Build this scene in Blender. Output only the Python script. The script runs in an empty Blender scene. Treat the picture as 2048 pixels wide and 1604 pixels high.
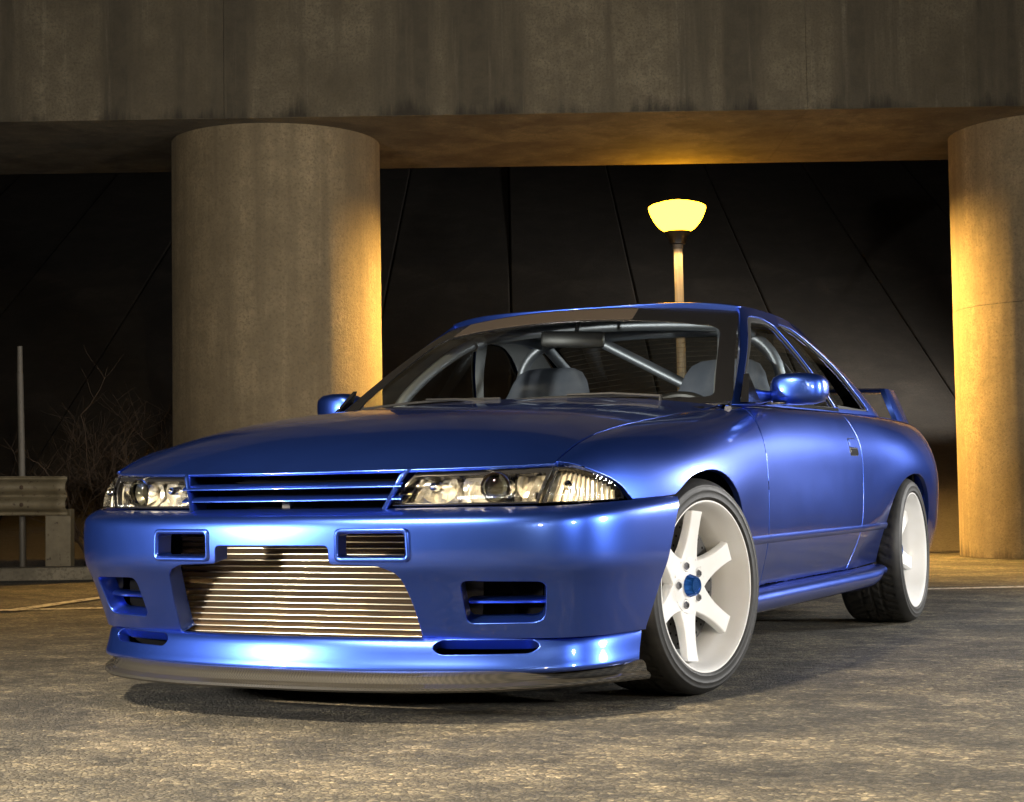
import bpy, bmesh, math, random
import numpy as np
from mathutils import Vector, Matrix
from mathutils.geometry import delaunay_2d_cdt

random.seed(7); np.random.seed(7)
R = math.radians
sc = bpy.context.scene
COL = sc.collection

# ------------------------------------------------------------------ camera
YAW, PITCH, ROLL, FPX = -0.45141651, 0.05324451, -0.01553574, 3335.22
CAM = Vector((2.42396232, -4.42204962, 0.57719068))
FH = Vector((math.sin(YAW), math.cos(YAW), 0)); RH = Vector((math.cos(YAW), -math.sin(YAW), 0))
fwd = FH * math.cos(PITCH) + Vector((0, 0, math.sin(PITCH)))
up0 = RH.cross(fwd)
rgt = RH * math.cos(ROLL) + up0 * math.sin(ROLL)
upv = up0 * math.cos(ROLL) - RH * math.sin(ROLL)
cam = bpy.data.cameras.new('camera'); camo = bpy.data.objects.new('camera', cam); COL.objects.link(camo)
camo.matrix_world = Matrix(((rgt.x, upv.x, -fwd.x, CAM.x), (rgt.y, upv.y, -fwd.y, CAM.y), (rgt.z, upv.z, -fwd.z, CAM.z), (0, 0, 0, 1)))
cam.sensor_width = 36; cam.lens = 36 * FPX / 2048; cam.clip_start = .05; cam.clip_end = 500
sc.camera = camo

def env(a, b, z=0.):
    """a metres to the right, b metres ahead of the camera's foot, z above the ground"""
    p = CAM + RH * a + FH * b; return Vector((p.x, p.y, z))
ENVROT = -YAW   # rotation about z that lines an object's x axis up with RH

# ------------------------------------------------------------------ world, lights, exposure
w = bpy.data.worlds.new('World'); sc.world = w; w.use_nodes = True
nt = w.node_tree; nt.nodes.clear()
wo = nt.nodes.new('ShaderNodeOutputWorld'); bg = nt.nodes.new('ShaderNodeBackground'); sky = nt.nodes.new('ShaderNodeTexSky')
sky.sky_type = 'NISHITA'; sky.sun_disc = False; sky.sun_elevation = R(1.0); sky.sun_rotation = R(200)
bg.inputs['Strength'].default_value = 0.0012
nt.links.new(sky.outputs[0], bg.inputs[0]); nt.links.new(bg.outputs[0], wo.inputs[0])

def light(name, kind, loc, target, energy, color, **kw):
    l = bpy.data.lights.new(name, kind); l.energy = energy; l.color = color
    for k, v in kw.items(): setattr(l, k, v)
    o = bpy.data.objects.new(name, l); COL.objects.link(o); o.location = loc
    d = Vector(target) - Vector(loc); o.rotation_euler = d.to_track_quat('-Z', 'Y').to_euler()
    return o
WHITE = (1, .95, .88); WARM = (1, .77, .45)
light('moon_light', 'SUN', (0, -10, 8), (0, 0, 0), 0.012, (1, .9, .75), angle=R(.5))
# the photographer's portable lights: one left of the camera, three along the car's left flank
light('strobe_front', 'AREA', (-2.3, -4.1, .95), (0, -.8, .3), 330, WHITE, shape='DISK', size=.3)
for x, y, z, e, d in ((4.4, -1.9, 1.35, 50, .3), (5.2, 1.2, 1.4, 190, .8), (3.6, 5.0, 1.6, 190, .9)):
    light('strobe_side', 'AREA', (x, y, z), (.8, y * .3 + .6, .45), e, (1, .98, .95), shape='DISK', size=d)
# shaded street lamps of the yard, one over the foreground, one well behind the camera
light('street_light_near', 'AREA', env(-2.6, .7, 4.2), env(-.5, 2.5, 0), 450, (1, .82, .56), shape='DISK', size=.4, spread=R(100))
light('street_light_behind', 'AREA', env(2.5, -7.0, 3.0), env(-.6, 13, .7), 14, WARM, shape='DISK', size=.4, spread=R(34))
# a portable light behind the right pillar, washing the slope
light('strobe_back', 'AREA', env(5.0, 14.5, 1.6), env(2.9, 18.0, 2.5), 48, WHITE, shape='DISK', size=.3, spread=R(64))
sc.view_settings.view_transform = 'Standard'; sc.view_settings.look = 'None'
sc.view_settings.exposure = 0; sc.view_settings.gamma = 1; sc.view_settings.use_curve_mapping = False
sc.cycles.use_denoising = True
sc.cycles.use_adaptive_sampling = True; sc.cycles.adaptive_threshold = .02; sc.cycles.adaptive_min_samples = 24
sc.cycles.max_bounces = 8; sc.cycles.transparent_max_bounces = 16
sc.cycles.sample_clamp_indirect = 6

# ------------------------------------------------------------------ materials
class NT:
    def __init__(s, name):
        s.m = bpy.data.materials.new(name); s.m.use_nodes = True; s.t = s.m.node_tree; s.t.nodes.clear()
        s.out = s.n('ShaderNodeOutputMaterial')
    def n(s, kind, **kw):
        x = s.t.nodes.new(kind)
        for k, v in kw.items():
            if k in x.inputs: s.set(x.inputs[k], v)
            else: setattr(x, k, v)
        return x
    def set(s, inp, v):
        if isinstance(v, bpy.types.NodeSocket): s.t.links.new(v, inp)
        else: inp.default_value = v
    def mix(s, f, a, b):
        x = s.t.nodes.new('ShaderNodeMix'); x.data_type = 'RGBA'
        s.set(x.inputs[0], f); s.set(x.inputs[6], a); s.set(x.inputs[7], b); return x.outputs[2]
    def math(s, op, a, b=0., clamp=False):
        x = s.t.nodes.new('ShaderNodeMath'); x.operation = op; x.use_clamp = clamp
        s.set(x.inputs[0], a); s.set(x.inputs[1], b); return x.outputs[0]
    def ramp(s, f, stops):
        x = s.t.nodes.new('ShaderNodeValToRGB'); e = x.color_ramp.elements
        while len(e) < len(stops): e.new(.5)
        for q, (p, c) in zip(e, stops):
            q.position = p; q.color = c if len(c) == 4 else (*c, 1)
        s.set(x.inputs[0], f); return x.outputs[0]
    def noise(s, vec, scale, detail=4, rough=.5, out=0):
        x = s.n('ShaderNodeTexNoise', Scale=scale, Detail=detail, Roughness=rough); s.t.links.new(vec, x.inputs['Vector']); return x.outputs[out]
    def coord(s, scale=(1, 1, 1), kind='Object', rot=(0, 0, 0)):
        tc = s.n('ShaderNodeTexCoord'); mp = s.n('ShaderNodeMapping'); mp.inputs['Scale'].default_value = scale; mp.inputs['Rotation'].default_value = rot
        s.t.links.new(tc.outputs[kind], mp.inputs['Vector']); return mp.outputs[0]
    def bump(s, h, strength=.3, dist=.01):
        b = s.n('ShaderNodeBump', Strength=strength, Distance=dist); s.t.links.new(h, b.inputs['Height']); return b.outputs[0]
    def bsdf(s, **kw):
        p = s.t.nodes.new('ShaderNodeBsdfPrincipled')
        for k, v in kw.items():
            s.set(p.inputs[k.replace('_', ' ')], v)
        s.t.links.new(p.outputs[0], s.out.inputs[0]); return p
def c4(*c): return (*c, 1)

MAT = {}
def simple(name, col, rough=.5, metal=0., **kw):
    m = NT(name); m.bsdf(Base_Color=c4(*col), Roughness=rough, Metallic=metal, **kw); MAT[name] = m.m; return m.m

def mk_materials():
    # candy blue metallic paint: flakes as a fine noise in the normal and the tone
    m = NT('blue_paint'); v = m.coord()
    fl = m.noise(v, 1400, 2, .6)
    d = m.noise(v, 9, 3)
    col = m.mix(fl, c4(.014, .058, .42), c4(.030, .100, .58))
    rg = m.math('ADD', .30, m.math('MULTIPLY', d, .05)); nb = m.bump(fl, .06, .0006)
    p1 = m.bsdf(Base_Color=col, Metallic=.96, Roughness=rg, Normal=nb, Coat_Weight=1., Coat_Roughness=.045, Coat_IOR=1.5)
    p2 = m.bsdf(Base_Color=c4(.46, .60, .95), Metallic=1., Roughness=.33, Normal=nb, Coat_Weight=1., Coat_Roughness=.045, Coat_IOR=1.5)
    mx = m.n('ShaderNodeMixShader'); mx.inputs[0].default_value = .05; m.t.links.new(p1.outputs[0], mx.inputs[1]); m.t.links.new(p2.outputs[0], mx.inputs[2]); m.t.links.new(mx.outputs[0], m.out.inputs[0]); MAT['blue_paint'] = m.m
    simple('dark_void', (.004, .004, .0045), .9, Specular_IOR_Level=.05)
    simple('black_plastic', (.012, .012, .013), .38)
    simple('black_trim', (.010, .010, .011), .22)
    simple('seal_rubber', (.010, .010, .010), .7)
    simple('chrome', (.86, .85, .82), .09, 1.)
    simple('reflector_chrome', (.95, .93, .87), .24, .76)
    simple('corner_reflector', (.90, .85, .74), .30, .80)
    simple('bar_metal', (.85, .76, .55), .30, 1.)
    simple('cage_metal', (.42, .45, .50), .48, .8)
    simple('nut_steel', (.25, .25, .26), .3, 1.)
    simple('cap_blue', (.010, .09, .36), .25, .7)
    simple('disc_steel', (.10, .095, .09), .45, .9)
    simple('mirror_glass', (.9, .9, .9), .02, 1.)
    simple('amber', (.70, .25, .04), .25)
    simple('tail_red', (.35, .01, .01), .15)
    simple('headliner', (.36, .37, .38), .9)
    m = NT('wheel_white'); v = m.coord(); d = m.noise(v, 14, 5)
    m.bsdf(Base_Color=m.ramp(d, [(.3, (.84, .83, .80)), (.62, (.88, .875, .86))]), Roughness=.32, Coat_Weight=.4, Coat_Roughness=.1); MAT['wheel_white'] = m.m
    m = NT('tyre_rubber'); v = m.coord(); d = m.noise(v, 40, 5); e = m.noise(v, 400, 2)
    m.bsdf(Base_Color=m.ramp(d, [(.3, (.009, .009, .0085)), (.7, (.022, .021, .019))]), Roughness=.55, Normal=m.bump(e, .25, .001)); MAT['tyre_rubber'] = m.m
    m = NT('carbon_fibre'); v = m.coord((1, 1, 1))
    ch = m.n('ShaderNodeTexChecker', Scale=240.); m.t.links.new(v, ch.inputs['Vector'])
    ch.inputs['Color1'].default_value = c4(.003, .003, .0025); ch.inputs['Color2'].default_value = c4(.034, .031, .025)
    m.bsdf(Base_Color=ch.outputs[0], Roughness=.6, Metallic=.0, Specular_IOR_Level=.2, Coat_Weight=.55, Coat_Roughness=.04); MAT['carbon_fibre'] = m.m
    m = NT('cooler_fins'); v = m.coord()
    wv = m.n('ShaderNodeTexWave', Scale=160.); wv.bands_direction = 'X'; m.t.links.new(v, wv.inputs['Vector'])
    m.bsdf(Base_Color=m.mix(wv.outputs[1], c4(.02, .013, .008), c4(.16, .105, .055)), Metallic=.7, Roughness=.5, Normal=m.bump(wv.outputs[1], .6, .003)); MAT['cooler_fins'] = m.m
    def glass(name, tint, bumpn=None, gl=.04):
        m = NT(name); tr = m.n('ShaderNodeBsdfTransparent', Color=c4(*tint)); g = m.n('ShaderNodeBsdfGlossy', Color=c4(1, 1, 1), Roughness=gl)
        mx = m.n('ShaderNodeMixShader')
        if bumpn:
            nm = bumpn(m); m.t.links.new(nm, g.inputs['Normal'])
        ge = m.n('ShaderNodeNewGeometry'); dt = m.n('ShaderNodeVectorMath', operation='DOT_PRODUCT'); m.t.links.new(ge.outputs['Incoming'], dt.inputs[0]); m.t.links.new(ge.outputs['Normal'], dt.inputs[1])
        fr = m.math('ADD', m.math('MULTIPLY', m.math('POWER', m.math('SUBTRACT', 1., m.math('ABSOLUTE', dt.outputs['Value'])), 5.), .9), .05, True)
        m.t.links.new(fr, mx.inputs[0]); m.t.links.new(tr.outputs[0], mx.inputs[1]); m.t.links.new(g.outputs[0], mx.inputs[2])
        m.t.links.new(mx.outputs[0], m.out.inputs[0]); MAT[name] = m.m
    glass('window_glass', (.76, .79, .78), None, .0)
    def flut(m):
        wv = m.n('ShaderNodeTexWave', Scale=55.); wv.bands_direction = 'X'; m.t.links.new(m.coord(), wv.inputs['Vector']); return m.bump(wv.outputs[1], .5, .004)
    glass('lens_glass', (.90, .88, .82), flut, .05)
    glass('projector_glass', (.35, .36, .34), None, .0)
    m = NT('seat_cloth'); v = m.coord(); e = m.noise(v, 600, 2); d = m.noise(v, 12, 3)
    m.bsdf(Base_Color=m.ramp(d, [(.3, (.13, .15, .19)), (.7, (.20, .22, .27))]), Roughness=.95, Normal=m.bump(e, .3, .002)); MAT['seat_cloth'] = m.m
    m = NT('sun_film'); d = m.noise(m.coord(), 8, 3)
    m.bsdf(Base_Color=m.mix(d, c4(.040, .029, .021), c4(.048, .036, .026)), Roughness=.75); MAT['sun_film'] = m.m
    # weathered concrete with vertical runs of dirt
    def concrete(name, base, dark, pale, streak=(3.2, 3.2, .22), rise=None, run=(.36, .60, .75, .40)):
        m = NT(name); v = m.coord(); vs = m.coord(streak)
        n1 = m.noise(v, 1.1, 8, .66); n2 = m.noise(vs, 1.6, 7, .62); n3 = m.noise(v, 55, 6, .7); n4 = m.noise(m.coord((9, 9, .35)), 1.3, 5, .7); n5 = m.noise(v, 7, 7, .72)
        c = m.mix(m.ramp(n1, [(.34, (0, 0, 0)), (.66, (1, 1, 1))]), c4(*dark), c4(*base))
        c = m.mix(m.ramp(n2, [(run[0], (run[2],) * 3), (run[1], (0, 0, 0))]), c, c4(*[x * run[3] for x in base]))
        c = m.mix(m.ramp(n4, [(.58, (0, 0, 0)), (.78, (.5, .5, .5))]), c, c4(*pale))
        c = m.mix(m.ramp(n5, [(.42, (.55, .55, .55)), (.56, (0, 0, 0))]), c, c4(*[x * .50 for x in base]))
        c = m.mix(m.ramp(n3, [(.34, (.85, .85, .85)), (.52, (0, 0, 0))]), c, c4(*[x * .38 for x in base]))
        if rise is not None:
            z = m.n('ShaderNodeSeparateXYZ', Vector=m.coord()).outputs[2]; sx_ = m.noise(m.coord((2.2, 2.2, .25)), 1.5, 6, .7)
            g = m.math('SUBTRACT', m.math('MULTIPLY', sx_, rise[1]), m.math('SUBTRACT', z, rise[0]))
            nz = m.n('ShaderNodeSeparateXYZ', Vector=m.n('ShaderNodeNewGeometry').outputs['Normal']).outputs[2]
            g = m.math('SUBTRACT', g, m.math('MULTIPLY', m.math('ABSOLUTE', nz), 2.))
            c = m.mix(m.ramp(g, [(.0, (0, 0, 0)), (.12, (.8, .8, .8))]), c, c4(.018, .014, .009))
        h = m.math('ADD', m.math('MULTIPLY', n3, .8), m.math('MULTIPLY', n5, .5))
        m.bsdf(Base_Color=c, Roughness=.88, Normal=m.bump(h, .5, .014)); MAT[name] = m.m
    concrete('pier_concrete', (.34, .265, .155), (.19, .148, .085), (.44, .35, .21), rise=(-.35, .9))
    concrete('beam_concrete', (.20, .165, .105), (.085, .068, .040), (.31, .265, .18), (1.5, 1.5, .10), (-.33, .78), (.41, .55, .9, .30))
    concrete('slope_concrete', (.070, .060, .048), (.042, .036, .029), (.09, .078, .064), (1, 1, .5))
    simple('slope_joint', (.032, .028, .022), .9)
    concrete('kerb_concrete', (.30, .26, .18), (.2, .17, .12), (.36, .31, .22), (1, 1, 1))
    # old worn asphalt: stones in tar, dusty pale patches, open pits
    m = NT('asphalt'); v = m.coord(); vx = m.coord((1.0, 1.3, 1), rot=(0, 0, -YAW))
    big = m.noise(vx, 1.7, 8, .66); mid = m.noise(vx, 5.5, 7, .72); fine = m.noise(v, 260, 3, .7)
    va = m.n('ShaderNodeTexVoronoi', Scale=74.); ve = m.n('ShaderNodeTexVoronoi', Scale=74., feature='DISTANCE_TO_EDGE'); vb = m.n('ShaderNodeTexVoronoi', Scale=31.)
    for q in (va, ve, vb): m.t.links.new(v, q.inputs['Vector'])
    pit = m.noise(v, 21, 6, .75); pit2 = m.noise(v, 8, 7, .72)
    f = m.math('ADD', m.math('MULTIPLY', big, .66), m.math('MULTIPLY', mid, .40))
    wear = m.ramp(f, [(.46, (0, 0, 0)), (.60, (1, 1, 1))])
    c = m.ramp(f, [(.42, (.050, .047, .041)), (.50, (.078, .072, .060)), (.55, (.125, .112, .088)), (.65, (.23, .20, .150))])
    r1 = m.n('ShaderNodeSeparateColor', Color=va.outputs['Color']).outputs[0]; r2 = m.n('ShaderNodeSeparateColor', Color=vb.outputs['Color']).outputs[1]
    st = m.ramp(r1, [(.0, (.30, .30, .30)), (.55, (.9, .9, .88)), (.86, (1.35, 1.32, 1.2)), (1, (2.4, 2.3, 2.0))])
    s2 = m.ramp(r2, [(.0, (.6, .6, .6)), (.8, (1.1, 1.1, 1.1)), (1, (1.6, 1.55, 1.4))])
    def mul(a, b, k):
        mu = m.n('ShaderNodeMix', data_type='RGBA', blend_type='MULTIPLY'); m.set(mu.inputs[0], k); m.t.links.new(a, mu.inputs[6]); m.t.links.new(b, mu.inputs[7]); return mu.outputs[2]
    c = mul(mul(c, st, .66), s2, .35)
    c = mul(c, m.ramp(ve.outputs[0], [(.0, (.35, .33, .30)), (.22, (1, 1, 1))]), .8)
    c = mul(c, m.ramp(fine, [(.3, (.55, .55, .55)), (.7, (1.4, 1.4, 1.35))]), .55)
    c = m.mix(m.ramp(pit, [(.33, (1, 1, 1)), (.41, (0, 0, 0))]), c, c4(.016, .014, .011))
    c = mul(c, m.ramp(pit2, [(.36, (.35, .33, .30)), (.47, (1, 1, 1))]), .65)
    h = m.math('ADD', m.math('MULTIPLY', m.ramp(ve.outputs[0], [(0, (0, 0, 0)), (.3, (1, 1, 1))]), .45), m.math('ADD', m.math('MULTIPLY', fine, .35), m.math('MULTIPLY', m.ramp(pit, [(.28, (0, 0, 0)), (.44, (1, 1, 1))]), 1.1)))
    m.bsdf(Base_Color=c, Roughness=.85, Normal=m.bump(h, .9, .010)); MAT['asphalt'] = m.m
    m = NT('road_paint'); d = m.noise(m.coord(), 30, 6, .7)
    m.bsdf(Base_Color=m.ramp(d, [(.40, (.10, .085, .06)), (.55, (.55, .52, .45))]), Roughness=.8); MAT['road_paint'] = m.m
    m = NT('galvanised'); v = m.coord(); d = m.noise(v, 7, 6, .7); e = m.noise(v, 30, 4)
    m.bsdf(Base_Color=m.mix(m.ramp(e, [(.62, (0, 0, 0)), (.72, (1, 1, 1))]), m.ramp(d, [(.3, (.13, .105, .06)), (.7, (.23, .19, .115))]), c4(.05, .03, .015)), Roughness=.6, Metallic=.15); MAT['galvanised'] = m.m
    m = NT('pole_paint'); d = m.noise(m.coord((8, 8, 1)), 6, 5)
    m.bsdf(Base_Color=m.ramp(d, [(.3, (.40, .36, .28)), (.7, (.55, .50, .40))]), Roughness=.55); MAT['pole_paint'] = m.m
    simple('dull_steel', (.15, .135, .11), .6, .2)
    simple('twig_bark', (.06, .038, .022), .9)
    m = NT('lamp_glow'); e = m.n('ShaderNodeEmission', Color=c4(1, .44, .013), Strength=28.); m.t.links.new(e.outputs[0], m.out.inputs[0]); MAT['lamp_glow'] = m.m
mk_materials()

# ------------------------------------------------------------------ mesh helpers
def mobj(name, verts, faces, mat, parent=None, normals=None, smooth=True, sx=1):
    me = bpy.data.meshes.new(name)
    V = np.asarray(verts, float).copy()
    if sx < 0:
        V[:, 0] *= -1; faces = [tuple(reversed(f)) for f in faces]
        if normals is not None: normals = np.asarray(normals) * [-1, 1, 1]
    me.from_pydata([tuple(v) for v in V], [], [tuple(f) for f in faces])
    me.materials.append(MAT[mat] if isinstance(mat, str) else mat)
    if smooth: me.polygons.foreach_set('use_smooth', [True] * len(me.polygons))
    if normals is not None: me.normals_split_custom_set_from_vertices([tuple(n) for n in normals])
    me.update()
    o = bpy.data.objects.new(name, me); COL.objects.link(o)
    if parent is not None: o.parent = parent
    return o
def empty(name, loc=(0, 0, 0), rz=0., label=None, cat=None, group=None):
    o = bpy.data.objects.new(name, None); COL.objects.link(o); o.location = loc; o.rotation_euler = (0, 0, rz); o.empty_display_size = .1
    if label: tag(o, label, cat, group)
    return o
def tag(o, label, cat, group=None):
    o['label'] = label; o['category'] = cat; o['kind'] = 'thing'
    if group: o['group'] = group
    return o
def structure(o): o['kind'] = 'structure'; return o

_BAS = {}
def basis(k, q):
    """natural cubic spline as a matrix: rows for query q, columns for knots k (linear beyond the ends)"""
    k = np.asarray(k, float); q = np.atleast_1d(np.asarray(q, float)); n = len(k); h = np.diff(k)
    kk = tuple(k)
    if kk not in _BAS:
        A = np.eye(n); B = np.zeros((n, n))
        for i in range(1, n - 1):
            A[i, i - 1] = h[i - 1]; A[i, i] = 2 * (h[i - 1] + h[i]); A[i, i + 1] = h[i]
            B[i, i - 1] = 6 / h[i - 1]; B[i, i] = -6 / h[i - 1] - 6 / h[i]; B[i, i + 1] = 6 / h[i]
        _BAS[kk] = np.linalg.solve(A, B)
    M = _BAS[kk]; I = np.eye(n)
    qc = np.clip(q, k[0], k[-1]); i = np.clip(np.searchsorted(k, qc, 'right') - 1, 0, n - 2)
    a = ((k[i + 1] - qc) / h[i])[:, None]; b = 1 - a; hh = (h[i] ** 2)[:, None]
    W = a * I[i] + b * I[i + 1] + ((a ** 3 - a) * M[i] + (b ** 3 - b) * M[i + 1]) * hh / 6
    out = (q - qc)
    if np.any(out):
        s0 = (I[1] - I[0]) / h[0] - h[0] / 6 * (2 * M[0] + M[1]); s1 = (I[n - 1] - I[n - 2]) / h[-1] + h[-1] / 6 * (M[n - 2] + 2 * M[n - 1])
        W += np.where(out < 0, out, 0)[:, None] * s0 + np.where(out > 0, out, 0)[:, None] * s1
    return W
def spl(k, v):
    v = np.asarray(v, float); return lambda q: basis(k, q) @ v
def tensor(U, V, K):
    K = np.asarray(K, float)
    nu, nv, nd = K.shape; K2 = K.reshape(nu, nv * nd)
    return lambda u, v: ((basis(U, u) @ K2).reshape(-1, nv, nd) * basis(V, v)[:, :, None]).sum(1)

_GRID = {}
def inv(S, comps, T, box, n=90):
    """(u, v) where S has the wanted coordinates"""
    T = np.asarray(T, float); key = (id(S), box, n)
    if key not in _GRID:
        gu, gv = np.meshgrid(np.linspace(box[0], box[1], n), np.linspace(box[2], box[3], n)); gu = gu.ravel(); gv = gv.ravel(); _GRID[key] = (gu, gv, S(gu, gv))
    gu, gv, P = _GRID[key]; P = P[:, comps]; idx = np.array([np.argmin(((P - t) ** 2).sum(1)) for t in T]); u = gu[idx].copy(); v = gv[idx].copy()
    for _ in range(12):
        p = S(u, v)[:, comps]; e = 1e-4; pu = (S(u + e, v)[:, comps] - p) / e; pv = (S(u, v + e)[:, comps] - p) / e
        r = T - p; det = pu[:, 0] * pv[:, 1] - pu[:, 1] * pv[:, 0]; det = np.where(abs(det) < 1e-7, 1e-7, det)
        du = (r[:, 0] * pv[:, 1] - r[:, 1] * pv[:, 0]) / det; dv = (pu[:, 0] * r[:, 1] - pu[:, 1] * r[:, 0]) / det
        u += np.clip(du, -.3, .3) * .9; v += np.clip(dv, -.3, .3) * .9
    return np.stack([u, v], 1)

def dense(poly, step, closed=True):
    poly = [np.asarray(p, float) for p in poly]; out = []
    m = len(poly) if closed else len(poly) - 1
    for i in range(m):
        a, b = poly[i], poly[(i + 1) % len(poly)]; k = max(1, int(math.ceil(np.linalg.norm(b - a) / step)))
        out += [a + (b - a) * j / k for j in range(k)]
    if not closed: out.append(poly[-1])
    return np.array(out)
def rpoly(pts, r, n=5):
    """polygon with rounded corners; r one radius or one per corner"""
    pts = [np.asarray(p, float) for p in pts]; m = len(pts); rr = r if hasattr(r, '__len__') else [r] * m; out = []
    for i in range(m):
        p, a, b = pts[i], pts[i - 1], pts[(i + 1) % m]
        if rr[i] <= 0: out.append(p); continue
        da = a - p; db = b - p; la = np.linalg.norm(da); lb = np.linalg.norm(db); q = min(rr[i], la * .48, lb * .48)
        A = p + da / la * q; B = p + db / lb * q
        for j in range(n + 1):
            t = j / n; out.append((1 - t) ** 2 * A + 2 * t * (1 - t) * p + t * t * B)
    return np.array(out)
def curve2(pts, n=40):
    """smooth open curve through 2-d points"""
    pts = np.asarray(pts, float); d = np.r_[0, np.cumsum(np.linalg.norm(np.diff(pts, axis=0), axis=1))]
    return basis(d, np.linspace(0, d[-1], n)) @ pts
def inside(P, poly):
    x, y = P[:, 0], P[:, 1]; c = np.zeros(len(P), bool); px, py = poly[:, 0], poly[:, 1]; j = len(poly) - 1
    for i in range(len(poly)):
        cond = ((py[i] > y) != (py[j] > y)); dy = py[j] - py[i]; dy = dy if abs(dy) > 1e-12 else 1e-12
        c ^= cond & (x < (px[j] - px[i]) * (y - py[i]) / dy + px[i]); j = i
    return c

def patch(name, S, outer, holes=(), step=.012, scale=(1, 1), out=(0, 0, 1), gap=.0024, rad=.0022, depth=.014, hole_depth=None, hole_gap=0.,
          mat='blue_paint', parent=None, sx=1, off=0., inner=True, flange=True):
    """trimmed piece of the smooth surface S(u, v) with rolled edges"""
    su, sv = scale; sc2 = np.array([su, sv])
    loops = [dense(np.asarray(l, float) * sc2, step) for l in [outer, *holes]]
    lo, hi = loops[0].min(0), loops[0].max(0)
    gx, gy = np.meshgrid(np.arange(lo[0] + step * .5, hi[0], step), np.arange(lo[1] + step * .5, hi[1], step * .87)); gx = gx + (np.arange(gx.shape[0]) % 2)[:, None] * step * .5
    G = np.stack([gx.ravel(), gy.ravel()], 1)
    if inner and len(G):
        keep = inside(G, loops[0])
        for h in loops[1:]: keep &= ~inside(G, h)
        G = G[keep]; B = np.concatenate(loops)
        if len(G):
            dm = np.concatenate([np.sqrt(((G[i:i + 400, None] - B[None]) ** 2).sum(2)).min(1) for i in range(0, len(G), 400)]); G = G[dm > step * .62]
    else: G = np.zeros((0, 2))
    P = np.concatenate(loops + [G]); E = []; k = 0
    for l in loops:
        E += [(k + i, k + (i + 1) % len(l)) for i in range(len(l))]; k += len(l)
    vs, _, fs, *_r = delaunay_2d_cdt([Vector(p) for p in P], E, [], 0, 1e-7)
    Q = np.array([[v.x, v.y] for v in vs]); F = np.array([f for f in fs if len(f) == 3])
    cen = Q[F].mean(1); ok = inside(cen, loops[0])
    for h in loops[1:]: ok &= ~inside(cen, h)
    F = F[ok]
    uv = Q / sc2; u, v = uv[:, 0], uv[:, 1]; X = S(u, v); e = 2e-4
    N = np.cross((S(u + e / su, v) - S(u - e / su, v)), (S(u, v + e / sv) - S(u, v - e / sv))); N /= np.linalg.norm(N, axis=1)[:, None] + 1e-15
    if (N @ np.asarray(out, float)).mean() < 0: N = -N
    fn = np.cross(X[F[:, 1]] - X[F[:, 0]], X[F[:, 2]] - X[F[:, 0]]); fl = (fn * N[F[:, 0]]).sum(1) < 0
    F[fl] = F[fl][:, ::-1]
    X = X + N * off
    verts = [*X]; nor = [*N]; faces = [tuple(f) for f in F]
    if flange:
        cnt = {}
        for a, b, c in F:
            for p, q, o in ((a, b, c), (b, c, a), (c, a, b)): cnt.setdefault((min(p, q), max(p, q)), []).append((p, q, o))
        bd = [v[0] for v in cnt.values() if len(v) == 1]; O = {}
        hl = loops[1:]
        for p, q, o in bd:
            ed = X[q] - X[p]; ed /= np.linalg.norm(ed) + 1e-12; d = (X[p] + X[q]) / 2 - X[o]; d -= ed * (d @ ed); d /= np.linalg.norm(d) + 1e-12
            for t in (p, q): O[t] = O.get(t, 0) + d
        rid = {}; X0 = X.copy(); nb = len(loops[0]); outer_pts = {tuple(np.round(p, 6)) for p in loops[0]}
        for t, o in O.items():
            n = N[t]; o = o - n * (o @ n); o = o / (np.linalg.norm(o) + 1e-12)
            isout = tuple(np.round(Q[t], 6)) in outer_pts
            g = gap if isout else hole_gap; dp = depth if isout or hole_depth is None else hole_depth
            b = X0[t]; verts[t] = b - o * (g + rad); i0 = len(verts)
            for pt, nn in ((b - o * (g + .3 * rad) - n * .3 * rad, n + o), (b - o * g - n * rad, o), (b - o * g - n * (rad + dp), o)):
                verts.append(pt); nor.append(nn / np.linalg.norm(nn))
            rid[t] = (t, i0, i0 + 1, i0 + 2)
        for p, q, o in bd:
            for j in range(3): faces.append((rid[q][j], rid[p][j], rid[p][j + 1], rid[q][j + 1]))
    return mobj(name, verts, faces, mat, parent, np.array(nor), sx=sx)

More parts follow.
